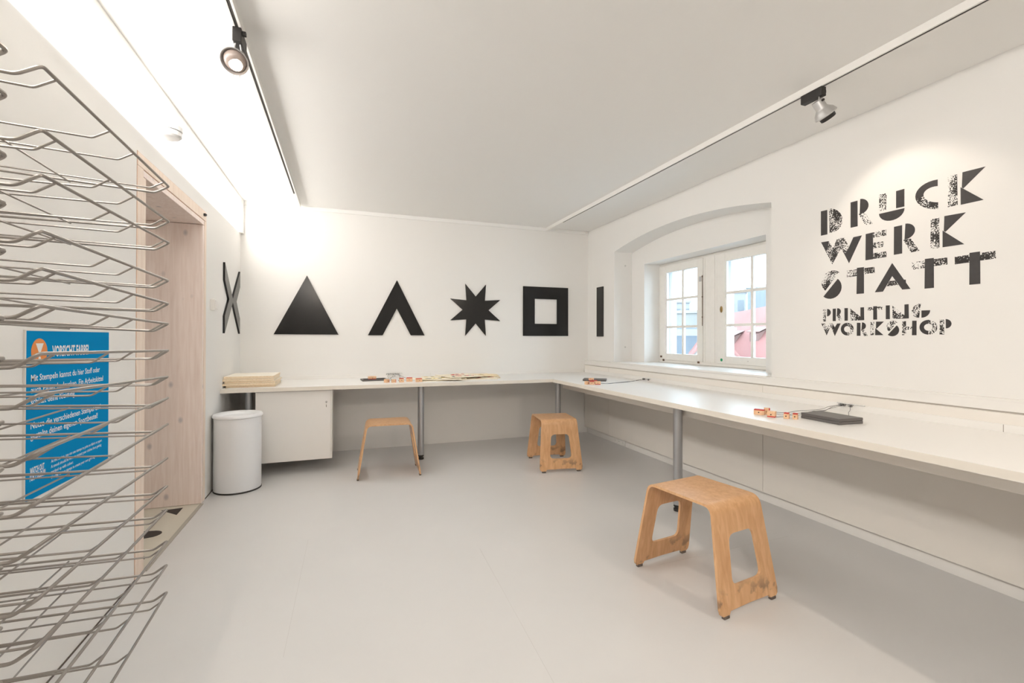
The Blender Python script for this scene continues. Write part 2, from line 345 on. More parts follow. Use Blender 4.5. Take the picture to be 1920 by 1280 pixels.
# windows -------------------------------------------------------------
def window(name, ya, yb, side):
    """casement from ya (near) to yb (far)"""
    W = bpy.data.objects.new(name, None); COL.objects.link(W); W['kind'] = 'structure'; W.location = (X2, (ya+yb)/2, .94)
    yc = (ya+yb)/2; L = lambda b: (b[0]-X2, b[1]-X2, b[2]-yc, b[3]-yc, b[4]-.94, b[5]-.94)
    z0, z1 = .941, 1.972; gy0, gy1, gz0, gz1 = ya+(.077 if side == 1 else .095), yb-(.097 if side == 1 else .097), 1.011, 1.892
    q = MB(); d0, d1 = X2, X2+.045
    for b in ((d0, d1, ya, gy0, z0, z1), (d0, d1, gy1, yb, z0, z1), (d0, d1, gy0, gy1, z0, gz0), (d0, d1, gy0, gy1, gz1, z1)): q.box(*L(b), c=.003)
    obj('casement_frame', q, m_winw, W)
    q = MB()
    for b in ((d0+.01, d0+.03, gy0, gy0+.008, gz0, gz1), (d0+.01, d0+.03, gy1-.008, gy1, gz0, gz1)): q.box(*L(b))
    obj('glazing_bead', q, m_winw, W)
    my = gy0+(gy1-gy0)*.45 if side == 1 else 3.067
    mb = [(d0+.006, d0+.036, my-.013, my+.013, gz0, gz1)]
    q = MB(); q.box(*L(mb[0]), c=.004); obj('glazing_bar', q, m_winw, W)
    for z in (1.598, 1.299):
        q = MB(); q.box(*L((d0+.0075, d0+.0345, gy0, gy1, z-.012, z+.012)), c=.004); obj('glazing_bar', q, m_winw, W)
    cols = ((gy0, my-.012), (my+.012, gy1)); rows = ((gz0, 1.288), (1.310, 1.587), (1.609, gz1))
    for c0, c1 in cols:
        for r0_, r1 in rows:
            q = MB(); q.box(*L((d0+.020, d0+.023, c0, c1, r0_, r1))); obj('pane', q, m_glass, W)
    # outer sash
    q = MB(); e0, e1 = X2+.14, X2+.18
    oy0, oy1 = ya+.03, yb-.030
    for b in ((e0, e1, ya-.03, oy0, z0-.02, z1+.02), (e0, e1, oy1, yb+.01, z0-.02, z1+.02), (e0, e1, oy0, oy1, z0-.02, .985), (e0, e1, oy0, oy1, 1.925, z1+.02)): q.box(*L(b), c=.003)
    obj('outer_sash', q, m_winout, W)
    q = MB(); q.box(*L((e0+.018, e0+.021, oy0, oy1, .985, 1.925))); obj('outer_pane', q, m_glass, W)
    return W, L
w1, L1 = window('window_1', 3.647, 4.303, 1)
w2, L2 = window('window_2', 2.803, 3.460, 2)
q = MB()       # fixed frame with the broad post between the casements
for b in ((X2+.004, X2+.20, 3.4635, 3.6435, .912, 1.996), (X2+.002, X2+.06, WY0, WY1, .9125, .940), (X2+.002, X2+.06, WY0, WY1, 1.973, 1.996), (X2+.002, X2+.06, WY0, 2.80, .94, 1.973), (X2+.002, X2+.06, 4.304, WY1, .94, 1.973)): q.box(*b, c=.002)
for y in (3.49, 3.617): q.box(X2+.001, X2+.006, y-.002, y+.002, .94, 1.973)
struct('trim_9', q, m_winw)
def wpart(name, pr, b, m, L, lab=None, c=.001):
    q = MB(); q.box(*L(b), c=c); o = obj(name, q, m, pr)
    if lab: o['label'] = lab
    return o
q = MB(); f = L1((X2-.007, X2-.001, 3.6445, 3.6485, 1.30, 1.80)); q.box(*f, c=.001)
for z in (1.78, 1.58, 1.38): q.box(*L1((X2-.009, X2, 3.643, 3.651, z, z+.012)), c=.001)
o = obj('bolt_rod', q, m_rust, w1); o['label'] = 'worn dark bolt rod on the closing stile'
wpart('latch_plate', w1, (X2-.006, X2, 3.662, 3.69, 1.74, 1.79), m_chrome, L1)
for (y, z) in ((4.275, .975), (4.235, .938), (3.70, .938)): wpart('hinge_fitting', w1, (X2-.010, X2+.002, y-.010, y+.010, z-.010, z+.010), m_rust, L1)
q = MB(); q.lathe([(.016, 0), (.016, .004), (.010, .007)], 20, m4=Matrix.Translation((0, 3.405-(2.803+3.46)/2, 1.448-.94)) @ Matrix.Rotation(-PI/2, 4, 'Y') @ Matrix.Scale(1.9, 4, Vector((1, 0, 0))))
q.box(*L2((X2-.010, X2-.006, 3.401, 3.409, 1.435, 1.461)))
o = obj('keyhole_plate', q, m_brass, w2); o['label'] = 'oval brass keyhole plate'
q = MB(); q.lathe([(.014, 0), (.014, .0008)], 20, m4=Matrix.Translation((0, 3.405-(2.803+3.46)/2, .976-.94)) @ Matrix.Rotation(-PI/2, 4, 'Y'))
o = obj('round_sticker', q, m_green, w2); o['label'] = 'round green sticker'
wpart('screw', w2, (X2-.002, X2+.001, 3.10, 3.106, .975, .979), m_rust, L2)
wpart('window_sensor', w1, (X2+.128, X2+.14, 4.20, 4.222, 1.255, 1.28), m_winout, L1); wpart('window_sensor', w2, (X2+.128, X2+.14, 3.36, 3.38, 1.255, 1.28), m_winout, L2)

# ================================================================== LIGHT FITTINGS
fx = thing('wall_light', 'long white cove light with glowing front along the top of the left wall', 'light', (XL, 1.5, 2.185))
q = MB(); q.box(0, .026, YF+.1-1.5, 5.05-1.5, .232, .326, c=.001); q.box(0, .03, 5.05-1.5, YB-.012-1.5, 0, .326, c=.001)
obj('housing', q, m_trimw, fx)
q = MB(); q.box(.004, .024, YF+.12-1.5, 5.048-1.5, .0035, .231); obj('diffuser', q, m_diff, fx)
q = MB(); q.box(.0, .0245, YF+.12-1.5, 5.048-1.5, .0, .003); obj('diffuser', q, m_diffb, fx)
sd = thing('smoke_detector', 'round white smoke detector in front of the glowing cove light', 'smoke detector', (XL+.088, 2.862, 2.212))
q = MB(); q.lathe([(.050, 0), (.060, .010), (.060, .030), (.056, .034)], 32); q.lathe([(.063, .036), (.063, .058), (.060, .060)], 32); obj('body', q, m_white, sd)
q = MB(); q.lathe([(.054, .033), (.054, .037)], 32, cap0=False, cap1=False); obj('vent_gap', q, m_dark, sd)
q = MB(); q.box(-.062, .0, -.02, .02, .028, .052, c=.002); obj('mounting_bracket', q, m_white, sd)

def track(x, y1, ys, label, px):
    T = thing('light_track', label, 'light track', (x, y1, ZC), 0, None)
    h, wd = .036, .032; L = YF+.05-y1
    q = MB(); q.box(-wd/2, wd/2, L, 0, -h+.008, 0, c=0); q.box(-wd/2, -.0065, L, ys-y1, -h, -h+.008); q.box(.0065, wd/2, L, ys-y1, -h, -h+.008); q.box(-wd/2, wd/2, ys-y1, 0, -h, -h+.008)
    obj('housing', q, m_trimw, T)
    q = MB(); q.box(-.0065, .0065, L, ys-y1, -h+.002, -h+.008); obj('slot', q, m_dark, T)
    return T
track(2.314, YB-.001, 4.695, 'white lighting track on the ceiling on the right, parallel to the lettered wall', 0)
track(-.424, 5.07, 4.60, 'white lighting track on the ceiling on the left, near the glowing cove light', 0)
def aim(loc, target):
    d = (Vector(target)-Vector(loc)).normalized(); return d.to_track_quat('-Z', 'Y').to_matrix().to_4x4()
def spot_lamp(loc, adz, head, target, label, energy, silver, alen=.117, size=75, blend=.35):
    T = thing('track_spotlight', label, 'spotlight', loc)
    lx, ly, lz = loc; H = Vector(head)-Vector(loc); R = aim(head, target); Mh = Matrix.Translation(H) @ R
    q = MB(); q.box(-.017, .017, -alen/2, alen/2, -adz, 0, c=.003); q.box(.017, .032, -alen/2+.010, -alen/2+.028, -.024, -.008, c=.002); q.box(-.006, .006, -alen/2+.01, alen/2-.01, 0, .005); obj('adapter', q, m_blackp, T)
    neck = Mh @ Vector((0, 0, .045)); top = Vector((0, -alen/2+.022, -adz+.004))
    if (top-neck).length > .2: top = Vector((0, alen/2-.022, -adz+.004))
    q = MB(); side = Vector((1, .3, 0)).normalized()*.014
    for s in (-1, 1): q.tube([top+side*s*.6, top*.5+neck*.5+side*s, neck+side*s*1.0], .0028, 8)
    q.tube([top-side*.6, top+Vector((0, 0, .006)), top+side*.6], .004, 8); q.tube([neck-side*1.6, neck+side*1.6], .004, 8)
    obj('bracket', q, m_chrome, T)
    q = MB(); q.lathe([(.026, .075), (.027, .073), (.027, .032), (.031, .026), (.045, .010), (.051, -.006), (.053, -.008), (.053, -.013), (.050, -.013), (.047, -.006), (.030, .010)], 36, m4=Mh, cap0=True, cap1=True)
    obj('lamp_head', q, m_alu if silver else m_lamph, T)
    q = MB(); q.lathe([(.006, 0), (.006, .014), (.004, .016)], 12, m4=Mh @ Matrix.Translation((.022, 0, .065)) @ Matrix.Rotation(PI/2, 4, 'Y')); obj('knob', q, m_blackp, T)
    if silver:
        q = MB(); q.lathe([(.038, -.010), (.036, -.034), (.034, -.036), (.032, -.034), (.034, -.006)], 32, m4=Mh, cap0=False, cap1=False); obj('anti_glare_ring', q, m_blackp, T)
    else:
        q = MB(); q.lathe([(.049, -.006), (.043, .000), (.036, .006)], 32, m4=Mh, cap0=False, cap1=False); obj('reflector', q, m_copper, T)
        for sx in (-.012, .012): 
            q = MB(); q.tube([Mh @ Vector((sx, -.05, -.01)), Mh @ Vector((sx, -.056, -.024))], .0012, 6); obj('spring_clip', q, m_chrome, T)
    q = MB(); rb = .030 if silver else .043
    q.lathe([(rb, -.002), (rb*.92, -.012), (rb*.7, -.020), (rb*.4, -.025), (.001, -.027)], 32, m4=Mh, cap0=True, cap1=False); bo = obj('bulb', q, m_bulb if silver else m_lens, T)
    if not silver:
        q = MB(); off = Matrix.Translation((-.004, -.008, 0)); q.lathe([(.026, -.0195), (.024, -.0245), (.014, -.0278), (.001, -.0285)], 28, m4=Mh @ off, cap0=True, cap1=False); obj('lit_centre', q, m_bulb, bo)
    ld = bpy.data.lights.new('spot_beam', 'SPOT'); ld.energy = energy; ld.spot_size = math.radians(size); ld.spot_blend = blend; ld.color = (1, .87, .73); ld.shadow_soft_size = .03
    lo = bpy.data.objects.new('spot_beam', ld); COL.objects.link(lo); lo.parent = T
    lo.matrix_local = Matrix.Translation(H) @ R @ Matrix.Translation((0, 0, -.045))
    return T
spot_lamp((2.314, 1.742, ZC-.036), .047, (2.350, 1.705, 2.352), (2.8835, 1.62, 1.72), 'silver spotlight on the right ceiling track aimed at the black wall lettering', SPOT_R, True, size=84, blend=.5)
spot_lamp((-.424, 2.26, ZC-.036), .060, (-.432, 2.215, 2.338), (-.52, .9, 1.0), 'lit spotlight on the left ceiling track, bulb facing the camera', SPOT_L, False)
# unseen fill spotlights added on the same tracks, behind the photographer
spot_lamp((2.314, -.6, ZC-.036), .047, (2.30, -.63, 2.352), (.9, 1.6, 0), 'added unseen fill spotlight on the right ceiling track behind the photographer', SPOT_FILL, True, size=112, blend=1.0)
spot_lamp((-.424, -.9, ZC-.036), .047, (-.43, -.93, 2.352), (.5, 1.8, 0), 'added unseen fill spotlight on the left ceiling track behind the photographer', SPOT_FILL, True, size=112, blend=1.0)

cl2 = thing('added_corridor_lamp', 'added unseen round white ceiling lamp lighting the corridor beyond the doorway', 'lamp', (-1.95, 3.1, 2.511))  # unseen lamp added to brighten the door jamb and corridor floor
q = MB(); q.lathe([(.16, -.012), (.16, 0)], 32); obj('base', q, m_trimw, cl2)
q = MB(); q.lathe([(.02, -.075), (.10, -.068), (.145, -.045), (.155, -.013)], 32); obj('added_lamp_shade', q, mat('added_lit_opal_shade', (.9, .9, .9), .4, emit=(1, .93, .84), estr=9), cl2)
# ================================================================== FURNITURE
def vcyl(q, x, y, z0, z1, r, n=28): q.lathe([(r, z0), (r, z1)], n, m4=Matrix.Translation((x, y, 0)))
T_, TT = .7537, .0336
wt = thing('worktop', 'long white L-shaped worktop running along the back and right walls', 'worktop', (2.034, 4.36, 0))
q = MB(); out = [(XL+.001, 4.3615), (2.034, 4.3615), (2.034, YF+.001), (XB-.001, YF+.001), (XB-.001, YB-.001), (XL+.001, YB-.001)]
out = [(x-2.034, y-4.36) for x, y in out]; n = len(out)
q.prism(out, lambda p, d: (p[0], p[1], T_-TT+d), TT)
o = obj('tabletop', q, m_table, wt)
q = MB(); q.box(XL+.002-2.034, 0, .0005, .0012, T_-TT+.001, T_-.002)
q2 = MB(); q2.box(XL+.003-2.034, -.0002, .0008, .0016, T_-TT+.0015, T_-.0015)
ledge = MB(); ledge.box(.0005-.0012, .0000, YF+.01-4.36, .0, T_-TT+.001, T_-.0012); ledge.box(XL+.002-2.034, 0, .0003, .0012, T_-TT+.001, T_-.0012); obj('edge_band', ledge, m_tabedge, wt)
for x, y in ((-.765, 4.53), (.708, 4.534), (2.156, 4.493), (2.152, 2.596), (2.152, .70)):
    q = MB(); vcyl(q, x-2.034, y-4.36, .045, T_-TT-.006, .030); lg = obj('leg', q, m_steel, wt)
    q = MB(); q.lathe([(.024, .0), (.029, .002), (.029, .016), (.020, .020), (.020, .028), (.028, .030), (.028, .045)], 28, m4=Matrix.Translation((x-2.034, y-4.36, 0))); f_ = obj('adjustable_foot', q, m_blackp, lg)
    q = MB(); q.lathe([(.042, T_-TT-.006), (.042, T_-TT)], 28, m4=Matrix.Translation((x-2.034, y-4.36, 0))); obj('mounting_plate', q, m_steel, lg)
q = MB(); q.box(2.19-2.034, 2.21-2.034, YF+.01-4.36, 4.45-4.36, .645, T_-TT-.0002, c=.001); obj('support_beam', q, m_panel, wt)
# cabinet hung below the worktop
cb = thing('cabinet', 'white lockable cupboard hung under the worktop beside the white bin', 'cabinet', (-.39, 4.40, .112))
q = MB(); a_, b_ = -.305, .298
for b in ((a_, a_+.016, .018, .56, 0, .606), (b_-.016, b_, .018, .56, 0, .606), (a_+.016, b_-.016, .018, .56, 0, .016), (a_+.016, b_-.016, .018, .56, .590, .606), (a_+.016, b_-.016, .55, .56, .016, .59)): q.box(*b)
obj('body', q, m_trimw, cb)
q = MB(); q.box(a_, b_-.012, 0, .017, .001, .602, c=.001); q.box(b_-.0105, b_, .001, .017, .001, .602, c=.001); dr = obj('door', q, m_trimw, cb)
q = MB(); q.lathe([(.009, 0), (.009, .006), (.006, .008)], 20, m4=Matrix.Translation((.249, 0, .500)) @ Matrix.Rotation(PI/2, 4, 'X')); q.box(.246, .252, -.014, -.007, .496, .508); obj('lock', q, m_chrome, dr)
q = MB(); q.tube([(.249, -.012, .498), (.249, -.014, .490)], .0015, 6); q.box(.247, .251, -.011, -.008, .455, .478, c=.001); obj('key', q, m_rust, dr)
# bin
bn = thing('waste_bin', 'white round metal waste bin with funnel lid standing beside the doorway', 'bin', (-.773, 4.135, 0))
q = MB(); q.lathe([(.160, .004), (.163, .010), (.163, .562), (.160, .565)], 56); obj('body', q, m_bin, bn)
q = MB(); q.lathe([(.158, 0), (.1655, .001), (.1655, .010), (.163, .012)], 56); obj('base_ring', q, m_blackp, bn)
q = MB(); q.lathe([(.166, .562), (.172, .566), (.172, .578), (.166, .586), (.158, .588), (.128, .580), (.112, .560), (.106, .520)], 56, cap0=False, cap1=False); obj('lid', q, m_bin, bn)
q = MB(); q.lathe([(.150, .50), (.150, .505)], 40); obj('liner', q, mat('bin_liner', (.5, .5, .5), .6), bn)

# stools --------------------------------------------------------------
def make_stool():
    T = thing('plywood_stool', '', 'stool')
    th = .012; R = .045; hs = .45; L0 = .262; xt = .190       # half foot spread, half seat length
    dx, dz = L0-xt, hs; ang = math.atan2(dz, dx)                # leg slope
    # centre line of the bent sheet in XZ, from seat centre to foot
    cx = xt-.006; P = [(0, hs-th/2)]
    d = Vector((dx, 0, -(hs-th/2))).normalized(); corner = Vector((cx, 0, hs-th/2)); r = .040
    a0 = corner+Vector((-1, 0, 0))*r; a1 = corner+d*r
    for k in range(9):
        t = k/8; p = a0*(1-t)**2+corner*2*t*(1-t)+a1*t*t; P.append((p.x, p.z))
    e1 = a1+d*.012; P.append((e1.x, e1.z))
    foot = corner+d*((hs-th/2-.012)/-d.z)
    def hw(z): return .163+(.196-.163)*(hs-z)/hs                # half width, wider at the foot
    def nrm(i_, Q):
        a = Vector((Q[max(i_-1, 0)][0], 0, Q[max(i_-1, 0)][1])); b = Vector((Q[min(i_+1, len(Q)-1)][0], 0, Q[min(i_+1, len(Q)-1)][1])); t = (b-a).normalized(); return Vector((-t.z, 0, t.x))
    # seat + bends
    full = [(-x, z) for x, z in P[::-1]] + P[1:]
    q = MB(); o_ = []; n = len(full)
    for k, (x, z) in enumerate(full):
        nn = nrm(k, full); c = Vector((x, 0, z)); w_ = hw(z)
        o_ += [c+nn*th/2+Vector((0, -w_, 0)), c+nn*th/2+Vector((0, w_, 0)), c-nn*th/2+Vector((0, w_, 0)), c-nn*th/2+Vector((0, -w_, 0))]
    fs = []
    for k in range(n-1):
        a = k*4; b = a+4; fs += [(a, b, b+1, a+1), (a+2, b+2, b+3, a+3)]
    q.add(o_, fs, 0, True)
    q.add(o_, [(k*4, k*4+3, k*4+7, k*4+4) for k in range(n-1)]+[(k*4+1, k*4+5, k*4+6, k*4+2) for k in range(n-1)]+[(0, 1, 2, 3), (n*4-4, n*4-1, n*4-2, n*4-3)], 0)
    obj('seat', q, m_beech, T)
    # side sheets with window cut-out; outline in sheet coords (v along Y, s down the slope)
    for sg_ in (-1, 1):
        top = Vector((P[-1][0], 0, P[-1][1])); dd = (foot-top); Ls = dd.length; dd.normalize(); nn = Vector((-dd.z, 0, dd.x))
        def wd(s): return hw((top+dd*s).z)
        zf = Ls
        outer = [(-wd(0), 0)] + [(-wd(zf)*1.0+.0, zf-.03), (-wd(zf)+.004, zf-.010), (-wd(zf)+.016, zf), (-wd(zf)+.055, zf), (-wd(zf)+.064, zf-.013), (0, zf-.0155)]
        outer += [(-y, s) for y, s in outer[::-1][1:]]
        s0, s1 = .073, Ls-.105
        def rr(c0, c1):  # rounded trapezoid window
            y0, y1 = c0, c1; pts = []
            cs = [(-y0, s0), (-y1, s1), (y1, s1), (y0, s0)]; rad = .038
            pth = round_path([Vector((*c, 0)) for c in ([( (cs[0][0]+cs[3][0])/2, s0)] + cs + [(0, s0)])], rad, 5)
            return [(p.x, p.y) for p in pth[:-1]]
        hole = rr(.082, .100)
        bm_pts = [Vector((a, b, 0)) for a, b in outer]; hv = [Vector((a, b, 0)) for a, b in hole]
        tri = geometry.tessellate_polygon([bm_pts, hv]); allp = outer+hole; m_ = len(allp)
        def X3(p, e): v = top+dd*p[1]+nn*e*th/2; return Vector((v.x*sg_, p[0], v.z))
        q = MB(); vs = [X3(p, 1) for p in allp]+[X3(p, -1) for p in allp]
        q.add(vs, [tuple(t) for t in tri]+[tuple(i_+m_ for i_ in reversed(t)) for t in tri])
        no = len(outer); q.add(vs, [(k, (k+1) % no, (k+1) % no+m_, k+m_) for k in range(no)]+[(no+k, no+(k+1) % len(hole), no+(k+1) % len(hole)+m_, no+k+m_) for k in range(len(hole))])
        leg = obj('leg', q, m_beech, T)
        for sy in (-1, 1):
            q = MB(); c = top+dd*(zf-.001); yc = sy*(wd(zf)-.036); q.box(sg_*c.x-.0085, sg_*c.x+.0085, yc-.017, yc+.017, 0, .0135, c=.003); obj('foot_pad', q, m_pad_foot, leg)
    return T
m_pad_foot = mat('felt_foot_pad', (.16, .13, .11), .9, var=(60, .5))
st = make_stool()
tag(st, 'bent birch plywood stool nearest the camera, in front of the right worktop', 'stool', 'plywood stools')
st.location = (1.637, 1.806, 0); st.rotation_euler.z = math.radians(90+8.3)
s2 = copy_tree(st); tag(s2, 'bent plywood stool seen edge-on in the middle of the back worktop', 'stool'); s2.location = (.374, 4.185, 0); s2.rotation_euler.z = math.radians(-2.2)
s3 = copy_tree(st); tag(s3, 'bent plywood stool in front of the inner corner of the worktop, cut-out facing the camera', 'stool'); s3.location = (1.845, 3.94, 0); s3.rotation_euler.z = math.radians(90-9)

# ================================================================== WALL SHAPES (black boards)
def board(pts, label, plane, hole=None, t=.012):
    cx = sum(p[0] for p in pts)/len(pts); cz = sum(p[1] for p in pts)/len(pts)
    if plane == 'back': to3 = lambda p, d: (p[0]-cx, -d, p[1]-cz); loc = (cx, YB, cz)
    elif plane == 'left': to3 = lambda p, d: (d, p[0]-cx, p[1]-cz); loc = (XL, cx, cz)
    else: to3 = lambda p, d: (-d, p[0]-cx, p[1]-cz); loc = (XR, cx, cz)
    q = MB()
    if hole:
        n, m_ = len(pts), len(hole); allp = pts+hole; tri = geometry.tessellate_polygon([[Vector((*p, 0)) for p in pts], [Vector((*p, 0)) for p in hole]])
        vs = [to3(p, 0) for p in allp]+[to3(p, t) for p in allp]; N_ = n+m_
        q.add(vs, [tuple(i_+N_ for i_ in k) for k in tri]+[tuple(reversed(k)) for k in tri]); q.add(vs, [(k, (k+1) % n, (k+1) % n+N_, k+N_) for k in range(n)]+[(n+k, n+(k+1) % m_, n+(k+1) % m_+N_, n+k+N_) for k in range(m_)])
    else: q.prism(pts, to3, t)
    o = obj('wall_shape', q, m_black, None, loc); tag(o, label, 'wall decoration', 'black geometric boards on the walls'); return o
board([(-.3525, 1.807), (-.0515, 1.2085), (-.6535, 1.2095)], 'black triangle board on the back wall, left of the chevron', 'back')
board([(.5395, 1.799), (.838, 1.2035), (.6885, 1.2035), (.5395, 1.4925), (.3925, 1.2035), (.242, 1.2035)], 'black chevron board like an upside-down V on the back wall', 'back')
c0 = (1.4215, 1.4965); star = []
for k in range(8):
    a = PI/2+PI/8-k*PI/4; star.append((c0[0]+.3205*math.cos(a), c0[1]+.3205*math.sin(a))); a -= PI/8; star.append((c0[0]+.154*math.cos(a), c0[1]+.154*math.sin(a)))
board(star, 'black eight-pointed star board on the back wall', 'back')
board([(2.005, 1.793), (2.6, 1.793), (2.6, 1.202), (2.005, 1.202)], 'black square board with a square hole on the back wall', 'back', [(2.155, 1.647), (2.449, 1.647), (2.449, 1.348), (2.155, 1.348)])
board([(4.912, 1.787), (4.769, 1.787), (4.769, 1.196), (4.912, 1.196)], 'narrow upright black bar board on the right wall beside the window niche', 'right')
board([(4.447, 1.805), (4.742, 1.522), (5.047, 1.805), (5.047, 1.657), (4.895, 1.508), (5.047, 1.357), (5.047, 1.212), (4.742, 1.490), (4.447, 1.212), (4.447, 1.357), (4.600, 1.508), (4.447, 1.657)], 'black X-shaped board on the left wall past the doorway', 'left', t=.016)

